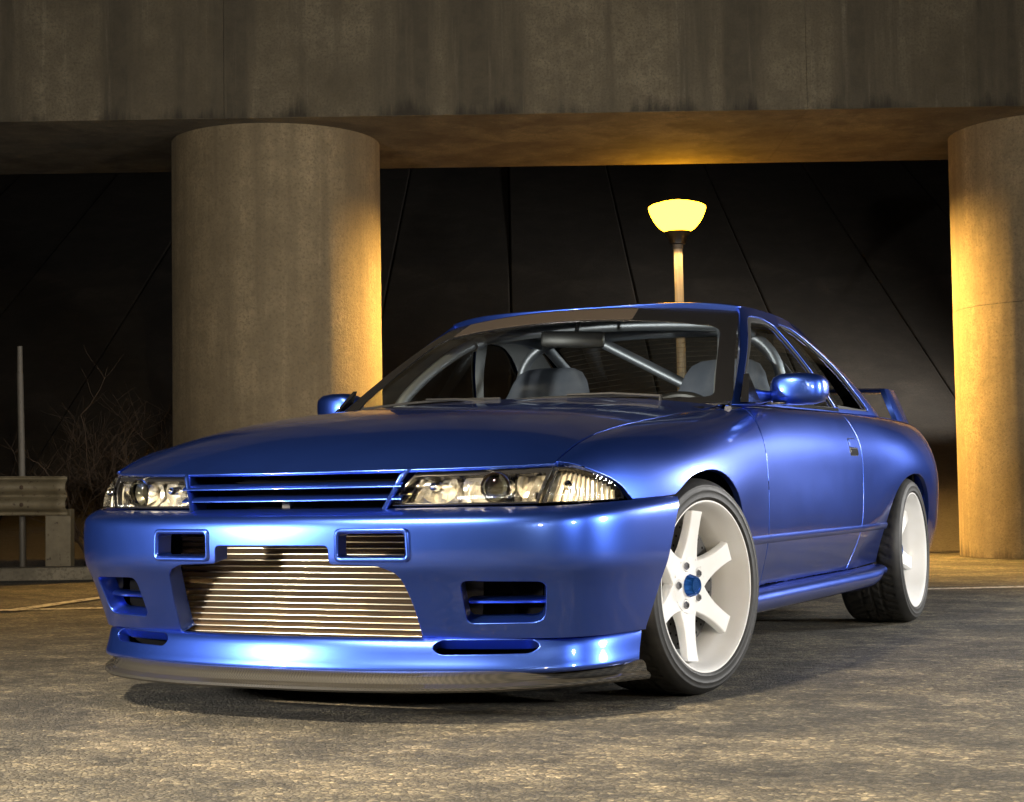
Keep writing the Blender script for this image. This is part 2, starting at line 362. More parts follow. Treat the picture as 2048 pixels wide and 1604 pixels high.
class MB:
    """collects simple solids into one mesh"""
    def __init__(s): s.v = []; s.f = []
    def add(s, v, f):
        k = len(s.v); s.v += [tuple(p) for p in v]; s.f += [tuple(k + i for i in q) for q in f]; return s
    def box(s, c, d, rot=None, bev=0.):
        hx, hy, hz = d[0] / 2, d[1] / 2, d[2] / 2
        if bev > 0:
            bm = bmesh.new(); bmesh.ops.create_cube(bm, size=1.); bmesh.ops.scale(bm, vec=d, verts=bm.verts)
            bmesh.ops.bevel(bm, geom=bm.edges[:], offset=bev, segments=2, affect='EDGES', profile=.5)
            v = [p.co.copy() for p in bm.verts]; f = [tuple(x.index for x in q.verts) for q in bm.faces]; bm.free()
        else:
            v = [Vector((x * hx, y * hy, z * hz)) for x in (-1, 1) for y in (-1, 1) for z in (-1, 1)]
            f = [(0, 1, 3, 2), (4, 6, 7, 5), (0, 4, 5, 1), (2, 3, 7, 6), (0, 2, 6, 4), (1, 5, 7, 3)]
        if rot is not None: v = [rot @ p for p in v]
        return s.add([p + Vector(c) for p in v], f)
    def tube(s, pts, r, n=10, cap=True):
        pts = [Vector(p) for p in pts]; m = len(pts); rr = r if hasattr(r, '__len__') else [r] * m; V = []; prev = None
        for i, p in enumerate(pts):
            t = (pts[min(i + 1, m - 1)] - pts[max(i - 1, 0)]).normalized()
            a = prev - t * prev.dot(t) if prev is not None else t.orthogonal()
            a.normalize(); b = t.cross(a); prev = a
            V += [p + (a * math.cos(2 * math.pi * k / n) + b * math.sin(2 * math.pi * k / n)) * rr[i] for k in range(n)]
        F = [(i * n + k, i * n + (k + 1) % n, (i + 1) * n + (k + 1) % n, (i + 1) * n + k) for i in range(m - 1) for k in range(n)]
        if cap: F += [tuple(range(n - 1, -1, -1)), tuple((m - 1) * n + k for k in range(n))]
        return s.add(V, F)
    def lathe(s, prof, n=48, M=None, cap0=False, cap1=False):
        """prof: (axial, radius); axis = local z, M places it"""
        V = [Vector((r * math.cos(2 * math.pi * k / n), r * math.sin(2 * math.pi * k / n), a)) for a, r in prof for k in range(n)]
        F = [(i * n + k, i * n + (k + 1) % n, (i + 1) * n + (k + 1) % n, (i + 1) * n + k) for i in range(len(prof) - 1) for k in range(n)]
        if cap0: F.append(tuple(range(n - 1, -1, -1)))
        if cap1: F.append(tuple((len(prof) - 1) * n + k for k in range(n)))
        if M is not None: V = [M @ p for p in V]
        return s.add(V, F)
    def grid(s, P, closeu=False):
        P = np.asarray(P); nu, nv = P.shape[:2]; V = [Vector(p) for p in P.reshape(-1, 3)]
        F = [(i * nv + j, (i + 1) % nu * nv + j, (i + 1) % nu * nv + j + 1, i * nv + j + 1) for i in range(nu if closeu else nu - 1) for j in range(nv - 1)]
        return s.add(V, F)
    def build(s, name, mat, parent=None, smooth=True, angle=35, sx=1):
        o = mobj(name, s.v, s.f, mat, parent, smooth=False, sx=sx)
        bm = bmesh.new(); bm.from_mesh(o.data); bmesh.ops.recalc_face_normals(bm, faces=bm.faces); bm.to_mesh(o.data); bm.free()
        if smooth:
            o.data.polygons.foreach_set('use_smooth', [True] * len(o.data.polygons)); o.data.set_sharp_from_angle(angle=R(angle))
        return o
def frame(zdir, origin, xhint=(0, 0, 1)):
    z = Vector(zdir).normalized(); x = Vector(xhint); x = (x - z * x.dot(z)).normalized(); y = z.cross(x)
    return Matrix(((x.x, y.x, z.x, origin[0]), (x.y, y.y, z.y, origin[1]), (x.z, y.z, z.z, origin[2]), (0, 0, 0, 1)))
#SETTING#
#CAR#
#DETAILS#

# ================================================================== the setting
def build_setting():
    # ground: one sheet to the horizon
    structure(mobj('ground', [(-90, -60, 0), (90, -60, 0), (90, 120, 0), (-90, 120, 0)], [(0, 1, 2, 3)], 'asphalt', smooth=False))
    def strip(name, pts, wd, z, mat):
        P = [env(a, b, z) for a, b in pts]; v = []; 
        for i, p in enumerate(P):
            d = (P[min(i + 1, len(P) - 1)] - P[max(i - 1, 0)]).normalized(); n = Vector((-d.y, d.x, 0)) * wd / 2; v += [p - n, p + n]
        return structure(mobj(name, v, [(2 * i, 2 * i + 2, 2 * i + 3, 2 * i + 1) for i in range(len(P) - 1)], mat, smooth=False))
    strip('road_marking', [(-12, 7.55), (-2.655, 8.57), (2.374, 9.14), (12, 10.2)], .11, .004, 'road_paint')
    strip('road_marking', [(-2.56, 8.45), (-2.36, 9.35), (-1.9, 11.0)], .10, .008, 'road_paint')
    # a low concrete edging where the paving stops
    for a0, a1, b0, b1 in ((-14, -2.75, 11.75, 11.95), (5.2, 16, 13.2, 13.4)):
        m = MB(); n = int((a1 - a0) / .9)
        o = structure(empty('kerb', env((a0 + a1) / 2, b0, 0)))
        L = (a1 - a0) / n; me = None
        for i in range(n):
            if me is None:
                bm = MB().box((0, 0, .02), (L - .012, .2, .13), bev=.012).build('kerb_stone', 'kerb_concrete', o, smooth=False); me = bm.data; k = bm
            else:
                k = bpy.data.objects.new('kerb_stone', me); COL.objects.link(k); k.parent = o
            d = (i + .5) * L + a0 - (a0 + a1) / 2
            k.location = RH * d + Vector((0, 0, random.uniform(-.004, .004))); k.rotation_euler = (0, 0, ENVROT + random.uniform(-.006, .006))
    # paved embankment under the bridge, slabs with open joints
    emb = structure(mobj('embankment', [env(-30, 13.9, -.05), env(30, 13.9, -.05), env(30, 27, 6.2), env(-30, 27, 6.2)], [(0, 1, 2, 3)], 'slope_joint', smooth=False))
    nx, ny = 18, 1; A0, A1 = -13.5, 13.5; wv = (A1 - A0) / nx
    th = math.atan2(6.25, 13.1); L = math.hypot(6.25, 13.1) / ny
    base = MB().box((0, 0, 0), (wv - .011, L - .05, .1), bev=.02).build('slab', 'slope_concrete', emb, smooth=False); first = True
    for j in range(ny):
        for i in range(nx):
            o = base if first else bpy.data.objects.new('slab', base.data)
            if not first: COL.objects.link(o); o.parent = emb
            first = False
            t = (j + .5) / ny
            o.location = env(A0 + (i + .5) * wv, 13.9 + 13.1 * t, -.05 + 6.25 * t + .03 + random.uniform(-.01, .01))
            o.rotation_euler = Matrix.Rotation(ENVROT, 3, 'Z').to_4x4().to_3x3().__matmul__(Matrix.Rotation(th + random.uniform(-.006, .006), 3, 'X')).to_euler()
    # the beam over the piers
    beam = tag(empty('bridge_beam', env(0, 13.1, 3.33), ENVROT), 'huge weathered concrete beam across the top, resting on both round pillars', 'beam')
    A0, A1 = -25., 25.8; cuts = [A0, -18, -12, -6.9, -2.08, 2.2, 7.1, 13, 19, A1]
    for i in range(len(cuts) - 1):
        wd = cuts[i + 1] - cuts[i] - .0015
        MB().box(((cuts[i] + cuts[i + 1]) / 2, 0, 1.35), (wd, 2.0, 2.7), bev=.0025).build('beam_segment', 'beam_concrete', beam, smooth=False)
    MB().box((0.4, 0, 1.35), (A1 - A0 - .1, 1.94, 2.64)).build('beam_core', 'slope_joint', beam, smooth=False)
    # round piers
    def pier(a, label, joints):
        root = tag(empty('bridge_pillar', env(a, 13.08, 0), ENVROT), label, 'pillar', 'round concrete bridge pillars')
        r = .815
        for z0, z1 in zip(joints[:-1], joints[1:]):
            z0 += .001; z1 -= .001
            MB().lathe([(z0, r - .004), (z0 + .003, r), *[(z0 + .003 + (z1 - z0 - .006) * q / 6, r) for q in range(1, 6)], (z1 - .003, r), (z1, r - .004)], 128).build('drum', 'pier_concrete', root)
        MB().lathe([(0, r - .02), (3.33, r - .02)], 64).build('core', 'slope_joint', root)
    pier(-1.835, 'round concrete pillar lit yellow on one side, behind the windscreen and hood', (0, 3.335))
    pier(4.325, 'round concrete pillar at the right edge, lit yellow on its left side', (0, 1.93, 3.335))
    # lamp post
    lb = env(1.462, 14.4, 0); k = 14.4 / 15.5; Z = lambda z: .577 + (z - .577) * k; L_ = lambda pr: [(Z(z), r * k) for z, r in pr]
    lp = tag(empty('lamp_post', lb), 'glowing bowl street lamp on a pale post behind the car roof', 'street lamp')
    MB().tube([(.02, 0, 0), (.012, 0, 1.4), (0, 0, Z(2.84))], [.044, .041, .038], 20).build('pole', 'pole_paint', lp)
    MB().lathe(L_([(2.80, .043), (2.80, .050), (2.845, .050), (2.845, .043)]), 24).build('band', 'dull_steel', lp)
    MB().lathe(L_([(2.84, .040), (2.85, .075), (2.90, .085), (2.945, .115), (2.965, .125), (2.972, .05)]), 32, cap0=True).build('collar', 'black_plastic', lp)
    MB().lathe(L_([(2.968, .06), (2.970, .120), (2.990, .155), (3.02, .186), (3.06, .216), (3.11, .243), (3.16, .262), (3.185, .268), (3.198, .267), (3.215, .240), (3.24, .155), (3.258, .07), (3.262, .001)]), 48).build('bowl', 'lamp_glow', lp)
    for sd in (-1, 1):   # the lamp's optics throw the light sideways and down
        q = lb + Vector((0, 0, Z(2.93))) + RH * (sd * .02)
        light('lamp_post_light', 'SPOT', q, q + RH * sd - FH * .75 - Vector((0, 0, 1.0)), 52000, (1, .56, .13), spot_size=R(84), spot_blend=.8, shadow_soft_size=.10)
    light('lamp_post_light', 'SPOT', lb + Vector((0, 0, Z(2.93))), lb, 900, (1, .60, .2), spot_size=R(120), spot_blend=.9, shadow_soft_size=.12)
    # guard rail
    gr = tag(empty('guard_rail', env(-3.21, 12.05, 0), ENVROT), 'dirty corrugated steel guard rail ending at left', 'guard rail')
    prof = [(0.0, .436), (-.028, .44), (-.030, .455), (0, .475), (.03, .50), (.032, .525), (0, .555), (-.02, .575), (0, .597), (.032, .628), (.03, .652), (0, .678), (-.030, .70), (-.028, .712), (0.0, .716)]
    sm = curve2([(p, z) for p, z in prof], 46)
    G = []
    for i in range(60):
        t = i / 59; x = -4.6 * (1 - t); bend = -.06 * max(0, (t - .93) / .07) ** 2
        G.append([(x, -p + bend, z + .012 * t + .004 * math.sin(t * 23)) for p, z in sm])
    o = MB().grid(G).build('rail', 'galvanised', gr, angle=80)
    so = o.modifiers.new('thick', 'SOLIDIFY'); so.thickness = .005
    for x in (-.09, -2.1, -4.1):
        m = MB(); m.box((x, .10, .24), (.185, .11, .50), bev=.006); m.build('post', 'galvanised', gr, smooth=False)
    for x in (-.02, -.12, -.22, -.33):
        for z in (.515, .64):
            MB().lathe([(0, .016), (.006, .016), (.010, .009), (.011, .001)], 10, frame((0, -1, 0), (x, -.031, z + .01))).build('bolt', 'twig_bark', gr)
    mp = tag(empty('marker_pole', env(-3.64, 12.35, 0)), 'slim pale pole standing behind the guard rail', 'pole')
    MB().tube([(.02, 0, -.02), (.005, 0, .9), (-.012, 0, 1.50)], [.025, .024, .023], 12).build('shaft', 'dull_steel', mp)
    MB().tube([(-.012, 0, 1.502), (-.014, 0, 1.70)], [.021, .019], 12).build('tip', 'dull_steel', mp)
    # bare shrub
    sh = tag(empty('bare_shrub', env(-3.0, 12.9, 0)), 'leafless brown shrub between guard rail and left pillar', 'shrub')
    rnd = random.Random(5); st = MB(); tw = MB()
    def grow(p, d, L, r, lev):
        pts = [p]; q = p.copy(); dd = d.copy()
        for i in range(5):
            dd = (dd + Vector((rnd.uniform(-1, 1), rnd.uniform(-1, 1), rnd.uniform(-.5, .9))) * .22).normalized(); q = q + dd * L / 5; pts.append(q.copy())
        (st if lev < 1 else tw).tube(pts, [r * (1 - .11 * i) for i in range(6)], 5 if lev < 2 else 3)
        if lev < 3:
            for i in range(4 if lev < 2 else 4):
                k = rnd.randint(1, 5); ax = Vector((rnd.uniform(-1, 1), rnd.uniform(-1, 1), rnd.uniform(-.2, .9))).normalized()
                grow(pts[k], (dd * .55 + ax).normalized(), L * rnd.uniform(.5, .75), r * .52, lev + 1)
    for i in range(15):
        a = rnd.uniform(0, 6.28); e = rnd.uniform(.25, .9)
        grow(Vector((rnd.uniform(-.35, .35), rnd.uniform(-.2, .3), -.02)), Vector((math.cos(a) * e, math.sin(a) * e, 1)).normalized(), rnd.uniform(.55, .85), .012, 0)
    st.build('stems', 'twig_bark', sh); t = tw.build('twigs', 'twig_bark', sh); t['kind'] = 'stuff'
build_setting()

# ================================================================== the car (x = its left, y = rearwards, z up, front axle at y = 0)
car = tag(empty('sports_car', (0, .9, 0)), 'low metallic blue two-door sports coupe with white wheels', 'car')
car.matrix_parent_inverse = Matrix()
CARO = Vector((0, .9, 0))
class _P: pass
def cpart(o):
    """parts are modelled in the car's own frame with y = 0 at the front axle"""
    if o.parent is car: o.location = o.location - CARO
    return o

# ---- master surfaces -------------------------------------------------------
SY = [-.62, -.45, -.25, 0, .25, .5, .7, .95, 1.4, 1.9, 2.2, 2.4, 2.62, 2.9, 3.2, 3.5]
SKEY = [
 [(.690, .640), (.703, .630), (.720, .600), (.730, .565), (.732, .50), (.720, .45), (.71, .35), (.70, .25)],
 [(.690, .698), (.738, .684), (.774, .640), (.793, .58), (.802, .52), (.80, .45), (.79, .35), (.77, .25)],
 [(.690, .737), (.757, .721), (.816, .672), (.848, .598), (.857, .52), (.855, .45), (.84, .35), (.82, .25)],
 [(.690, .769), (.766, .754), (.836, .707), (.874, .632), (.886, .54), (.883, .45), (.87, .35), (.85, .25)],
 [(.690, .794), (.768, .780), (.838, .730), (.872, .642), (.882, .55), (.878, .45), (.865, .35), (.84, .25)],
 [(.695, .817), (.772, .801), (.836, .738), (.860, .642), (.865, .55), (.860, .44), (.848, .35), (.825, .25)],
 [(.745, .830), (.790, .810), (.836, .732), (.852, .632), (.855, .535), (.852, .43), (.838, .35), (.812, .255)],
 [(.775, .836), (.801, .810), (.836, .728), (.847, .625), (.850, .525), (.847, .425), (.832, .34), (.805, .255)],
 [(.778, .845), (.804, .815), (.838, .728), (.847, .625), (.850, .525), (.847, .425), (.832, .34), (.805, .255)],
 [(.772, .852), (.801, .821), (.838, .731), (.847, .625), (.848, .525), (.845, .425), (.828, .34), (.80, .255)],
 [(.762, .858), (.798, .828), (.841, .738), (.851, .635), (.849, .535), (.838, .435), (.815, .345), (.79, .255)],
 [(.752, .861), (.797, .832), (.850, .748), (.868, .652), (.864, .56), (.845, .45), (.82, .35), (.80, .255)],
 [(.742, .863), (.797, .835), (.857, .754), (.886, .662), (.884, .58), (.87, .47), (.85, .36), (.83, .26)],
 [(.725, .863), (.79, .834), (.852, .748), (.881, .655), (.884, .572), (.875, .47), (.855, .365), (.83, .265)],
 [(.700, .861), (.765, .832), (.825, .744), (.853, .652), (.858, .57), (.853, .47), (.84, .375), (.81, .275)],
 [(.660, .857), (.715, .830), (.765, .742), (.790, .65), (.80, .57), (.795, .47), (.785, .38), (.76, .28)]]
K = np.zeros((len(SY), 8, 3))
for i, y in enumerate(SY):
    for j, (x, z) in enumerate(SKEY[i]): K[i, j] = (x, y, z)
SIDE = tensor(SY, range(8), K)
def side_uv(yz): return inv(SIDE, [1, 2], yz, (-.65, 3.55, -.3, 7.3))
def side_x(y, z):
    uv = side_uv([(y, z)]); return float(SIDE(uv[:, 0], uv[:, 1])[0, 0])

# front bumper plan (half) at its fullest level, then how far each level tucks in
BU = [0, 1, 2, 3, 4, 5, 6, 7, 8]
PLAN = np.array([(0, -.858), (.19, -.849), (.385, -.820), (.56, -.775), (.69, -.720), (.782, -.640), (.833, -.520), (.859, -.360), (.876, -.180)])
def plan_normals(P):
    t = np.gradient(P, axis=0); n = np.stack([t[:, 1], -t[:, 0]], 1); n[0] = (0, -1); n /= np.linalg.norm(n, axis=1)[:, None]
    return np.where((n[:, :1] * P[:, :1] + n[:, 1:] * (P[:, 1:] + .2)) < 0, -n, n)
PN = plan_normals(PLAN)
def ring_surface(levels, amp, zend=None):
    """levels: (z, tuck); amp: tuck factor along the plan"""
    K = np.zeros((17, len(levels), 3))
    for i in range(-8, 9):
        a = abs(i); s = -1 if i < 0 else 1
        for j, (z, d) in enumerate(levels):
            p = PLAN[a] - PN[a] * d * amp[a]; zz = z
            if zend is not None: zz = z + zend[j] * max(0, (a - 4) / 4.) ** 1.3
            K[i + 8, j] = (s * p[0], p[1], zz)
    return tensor(range(-8, 9), range(len(levels)), K)
AMP = [1, 1, 1, 1, .95, .74, .52, .36, .26]
BL = [(.536, .066), (.530, .043), (.519, .018), (.503, .004), (.474, .0), (.432, 0), (.388, .006), (.345, .030), (.270, .066), (.206, .094)]
BUMP = ring_surface(BL, AMP, [.022, .021, .019, .016, .012, .005, 0, 0, 0, .004])
LL = [(.211, .078), (.203, .068), (.185, .061), (.155, .055), (.132, .050), (.122, .056)]
LIP = ring_surface(LL, [1, 1.05, 1.15, 1.25, 1.35, 1.2, .9, .65, .45], [.006, .006, .006, .008, .010, .012])
def bump_uv(xz): return inv(BUMP, [0, 2], xz, (-8, 8, -.2, 9.2), 130)
def lip_uv(xz): return inv(LIP, [0, 2], xz, (-8, 8, -.2, 5.2), 130)

# hood
yF = spl([0, .2, .36, .52, .62, .69], [-.787, -.777, -.738, -.686, -.64, -.602]); yB = spl([0, .3, .5, .69], [.50, .52, .565, .655])
ZT = spl([0, .025, .083, .194, .31, .487, .707, .936, 1.], [.641, .655, .684, .719, .743, .770, .797, .826, .838])
WT = spl([0, .06, .15, .3, .6, 1.], [-.25, .18, .62, .92, 1., .75]); CR = spl([0, .3, .5, .62, .69], [.050, .044, .030, .013, 0])
def HOOD(u, v):
    x = np.asarray(u, float); t = np.asarray(v, float); ax = abs(x)
    return np.stack([x, yF(ax) + (yB(ax) - yF(ax)) * t, ZT(t) + WT(t) * CR(ax)], 1)

# greenhouse
def smooth01(t): t = np.clip(t, 0, 1); return t * t * (3 - 2 * t)
def WIND(u, v):
    u = np.asarray(u, float); v = np.asarray(v, float); a = u * u
    y0 = .475 + .200 * a; y1 = 1.125 + .135 * a
    x = u * (.738 + (.576 - .738) * v); y = y0 + (y1 - y0) * v; z = .838 + .012 * a + (1.236 - .030 * a - .838 - .012 * a) * v
    b = .030 * v * (1 - v) * 4 * .5; return np.stack([x, y - b * .5, z + b * .87], 1)
XZ = spl([.80, .84, .95, 1.07, 1.17, 1.225], [.787, .776, .737, .682, .621, .585])
AZ = spl([.84, .9, 1.0, 1.1, 1.21], [.036, .036, .034, .028, .016]); CZ = spl([.85, .963, 1.076, 1.19, 1.22], [.062, .066, .054, .026, .015])
yA = spl([.80, .863, 1.03, 1.209, 1.25], [.590, .690, .965, 1.255, 1.33]); yC = spl([.84, .872, .963, 1.076, 1.15, 1.19, 1.215], [2.75, 2.704, 2.56, 2.315, 2.13, 2.01, 1.92])
def GS(u, v):
    y = np.asarray(u, float); z = np.asarray(v, float)
    sa = np.clip(1 - (y - yA(z)) / .16, 0, 1.3); s2 = np.clip(1 - (yC(z) - y) / .34, 0, 1.3)
    return np.stack([XZ(z) - AZ(z) * sa ** 2.2 - CZ(z) * s2 ** 2.2, y, z], 1)
ZC = spl([1.05, 1.2, 1.4, 1.65, 1.9, 2.08, 2.2], [1.222, 1.246, 1.264, 1.272, 1.264, 1.246, 1.228]); DR = spl([1.1, 1.25, 1.5, 1.8, 2.05], [.028, .034, .047, .058, .066]); XE = spl([1.1, 1.25, 1.5, 1.8, 2.1], [.562, .577, .588, .590, .580])
def ROOF(u, v):
    u = np.asarray(u, float); v = np.asarray(v, float); a = abs(u)
    y = (1.120 + .135 * u * u) * (1 - v) + (2.10 - .095 * u * u) * v
    return np.stack([u * XE(y), y, ZC(y) - DR(y) * (.30 * a ** 2 + .70 * a ** 5)], 1)
def BACK(u, v):
    u = np.asarray(u, float); v = np.asarray(v, float); a = u * u
    b = .045 * 4 * v * (1 - v)
    x = u * (.578 + (.675 - .578) * v); y = (2.10 - .095 * a) * (1 - v) + (2.865 - .19 * a) * v; z = (1.244 - .050 * a) * (1 - v) + (.905 - .03 * a) * v
    return np.stack([x, y + b * .42 * (1 - .3 * a), z + b * .9 * (1 - .5 * a)], 1)

def both(fn):
    for sx in (1, -1): fn(sx)

# ---- painted panels --------------------------------------------------------
ARCH_F = curve2([(-.205, .556), (-.177, .569), (-.115, .598), (-.03, .617), (.055, .623), (.15, .612), (.235, .580), (.30, .530), (.345, .465), (.372, .39), (.385, .32), (.388, .258)], 50)
ARCH_R = curve2([(2.275, .262), (2.280, .34), (2.300, .42), (2.345, .50), (2.42, .567), (2.52, .605), (2.63, .616), (2.74, .602), (2.835, .56), (2.90, .50), (2.945, .42), (2.965, .33), (2.965, .27)], 50)
MARK_TOP = [(-.604, .645), (-.585, .642), (-.556, .635), (-.512, .619), (-.453, .595), (-.421, .570), (-.407, .546)]
DOORF = [(.655, .262), (.652, .40), (.652, .55), (.655, .68), (.662, .74), (.685, .80), (.715, .835)]
DOORR = [(1.755, .258), (1.80, .33), (1.85, .41), (1.88, .50), (1.893, .60), (1.890, .70), (1.875, .78), (1.842, .846)]
seam_top = [(y, float(ZT((y + .602) / 1.257)[0])) for y in np.linspace(-.59, .62, 24)]

def side_panel(name, yz, sx, step=.013, **kw):
    uv = side_uv(yz); return cpart(patch(name, SIDE, uv, step=step, scale=(1, .083), out=(1, 0, .2), parent=car, sx=sx, **kw))
def panels(sx):
    mt = curve2(MARK_TOP, 14)
    top = [(u, 0.) for u in np.linspace(-.60, .66, 40)]
    uvlow = side_uv([*DOORF[::-1][1:], (.50, .257), *ARCH_F[::-1], (-.30, .550), (-.40, .546), *mt[::-1][1:-1]])
    outl = [*top, (.70, .0), *uvlow]
    cpart(patch('front_fender', SIDE, outl, step=.013, scale=(1, .083), out=(1, 0, .2), parent=car, sx=sx))
    dtop = [(u, 0.) for u in np.linspace(.715, 1.842, 30)]
    dr = curve2(DOORR, 26)
    o = patch('door', SIDE, [*dtop, *side_uv([*dr[::-1][1:], *DOORF[:-1]])], step=.014, scale=(1, .083), out=(1, 0, .2), parent=car, sx=sx)
    cpart(o); panels.door[sx] = o
    q = [(u, 0.) for u in np.linspace(1.842, 3.46, 40)]
    cpart(patch('rear_quarter', SIDE, [*q, *side_uv([(3.46, .50), (3.46, .285), (3.1, .272), *ARCH_R[::-1], (2.0, .257), *dr])], step=.014, scale=(1, .083), out=(1, 0, .2), parent=car, sx=sx))
panels.door = {}
both(panels)

# door handle pocket + flap, side moulding and skirt
def side_bits(sx):
    d = panels.door[sx]
    def onside(yz, off):
        uv = side_uv(yz); u, v = uv[:, 0], uv[:, 1]; e = 1e-3
        n = np.cross(SIDE(u + e, v) - SIDE(u - e, v), SIDE(u, v + e) - SIDE(u, v - e)); n /= np.linalg.norm(n, axis=1)[:, None]; n = np.where(n[:, :1] > 0, n, -n)
        return SIDE(u, v) + n * np.asarray(off)[:, None]
    def chip(name, y0, y1, z0, z1, off, mat, r=.008, skew=.0, parent=d, depth=.006):
        uv = side_uv(rpoly([(y0, z0), (y1, z0 + skew), (y1, z1 + skew), (y0, z1)], r)); o = patch(name, SIDE, uv, step=.006, scale=(1, .083), out=(1, 0, 0), parent=parent, sx=sx, mat=mat, off=off, gap=0, depth=depth)
        return o
    h = chip('door_handle', 1.716, 1.836, .684, .752, .0012, 'seal_rubber', .016, depth=.001)
    def chip2(name, *a, **k): return chip(name, *a, parent=h, **k)
    chip2('handle_flap', 1.7195, 1.8325, .7145, .7490, .0042, 'blue_paint', .012)
    chip2('handle_recess', 1.7195, 1.8325, .6870, .7115, .0030, 'black_trim', .010)
    # moulding: a slim raised moulding, one piece per panel
    for nm, y0, y1 in (('side_moulding', .40, .650), ('side_moulding', .655, 1.846), ('side_moulding', 1.851, 2.294)):
        pf = ((-.014, -.003), (-.0135, .004), (-.009, .0065), (.004, .0075), (.011, .005), (.013, -.003)); ys = np.linspace(y0, y1, 24)
        G = onside([(y, .412 + dz) for y in ys for dz, o_ in pf], [o_ for y in ys for dz, o_ in pf]).reshape(24, 6, 3)
        cpart(MB().grid(G).build(nm, 'blue_paint', car, sx=sx, angle=50))
    prof = [(.803, .262), (.828, .255), (.846, .243), (.853, .226), (.851, .208), (.842, .193), (.822, .182), (.76, .172)]
    pp = curve2(prof, 26); G = []
    for y in np.linspace(.415, 2.29, 46):
        t = (y - .415) / 1.875; lift = .012 * smooth01((t - .8) / .2); sq = 1 - .35 * smooth01((t - .86) / .14)
        flare = .010 * (1 - smooth01(t / .12))
        G.append([(x + flare * .5 - .018 * smooth01((t - .9) / .1), y, .262 - (.262 - z) * sq - .006 * t + lift * .3) for x, z in pp])
    cpart(MB().grid(G).build('side_skirt', 'blue_paint', car, sx=sx, angle=60))
both(side_bits)

# hood
hx = np.linspace(-.690, .690, 60)
ho = [(x, 0.) for x in hx] + [(.690, t) for t in np.linspace(.02, 1, 40)] + [(x, 1.) for x in hx[::-1][1:]] + [(-.690, t) for t in np.linspace(.98, .02, 40)]
hood = cpart(patch('hood', HOOD, ho, step=.018, scale=(1, 1.3), out=(0, 0, 1), parent=car, gap=.0022, rad=.0035, depth=.004))

# front bumper with its openings
def mir(l): return [(-x, z) for x, z in l]
DUCT = rpoly([(.200, .414), (.382, .414), (.379, .476), (.201, .476)], .011)
FOG = rpoly([(.494, .246), (.676, .248), (.698, .350), (.500, .354)], [.018, .03, .02, .022])
bigR = [(.172, .443), (.172, .397), (.300, .392), (.352, .374), (.368, .30), (.374, .205)]
BIG = rpoly([*bigR, *mir(bigR)[::-1]], [.014, .012, .012, .045, .03, .014, .014, .03, .045, .012, .012, .014])
def arch_edge(S, pts): return inv(S, [1, 2], pts, (5.5, 8.2, -.2, len(BL) - .8), 100)
bt = [(u, 0.) for u in np.linspace(-7.85, 7.85, 120)]
ae = arch_edge(BUMP, dense([(-.188, .552), (-.222, .50), (-.262, .42), (-.302, .33), (-.348, .218)], .02, False)); ae = ae[ae[:, 1] > .1]; ae = ae[ae[:, 1] < 8.95]
bot = [(u, 9.) for u in np.linspace(ae[-1, 0], -ae[-1, 0], 110)]
bo = [*bt, *ae, *bot, *[(-u, v) for u, v in ae[::-1]]]
bump = cpart(patch('front_bumper', BUMP, bo, [bump_uv(dense(h, .012)) for h in (DUCT, mir(DUCT)[::-1], FOG, mir(FOG)[::-1], BIG)], step=.012, scale=(.19, .044), out=(0, -1, .1), parent=car, gap=.0005, rad=.003, depth=.03, hole_depth=.045))
# raised frames round the two ducts
for sx in (1, -1):
    G = []
    uvc = bump_uv(DUCT if sx > 0 else DUCT)
    c = uvc.mean(0)
    pts = SIDE  # (unused)
    ringo = bump_uv(rpoly([(.188, .402), (.394, .402), (.391, .488), (.189, .488)], .018))
    ringi = bump_uv(rpoly([(.2015, .4155), (.3805, .4155), (.3775, .4745), (.2025, .4745)], .010))
    def pos(uv, off):
        u, v = uv[:, 0], uv[:, 1]; e = 1e-3; n = np.cross(BUMP(u + e, v) - BUMP(u - e, v), BUMP(u, v + e) - BUMP(u, v - e)); n /= np.linalg.norm(n, axis=1)[:, None]; n = np.where(n[:, 1:2] > 0, -n, n); return BUMP(u, v) + n * off
    rings = [pos(ringo, -.002), pos(ringo + (c - ringo) * .03, .004), pos(ringo + (c - ringo) * .075, .0072), pos(ringi + (ringo - ringi) * .35, .0074), pos(ringi, .004), pos(ringi, -.006), pos(ringi, -.045)]
    G = np.stack(rings, 1)
    cpart(MB().grid(G, True).build('duct_frame', 'blue_paint', car, sx=sx, angle=60))
# slats across the lower side openings
def fog_slat(sx):
    G = []
    xs = np.linspace(.497, .686, 18); uv = bump_uv([(x, .302) for x in xs])
    for p in BUMP(uv[:, 0], uv[:, 1]):
        G.append([(p[0], p[1] + .028 + dy, .302 + dz * .8) for dy, dz in ((.05, .013), (.012, .012), (.003, .0085), (-.001, .001), (.003, -.006), (.012, -.009), (.05, -.009))])
    cpart(MB().grid(G).build('opening_slat', 'blue_paint', car, sx=sx, angle=60))
both(fog_slat)

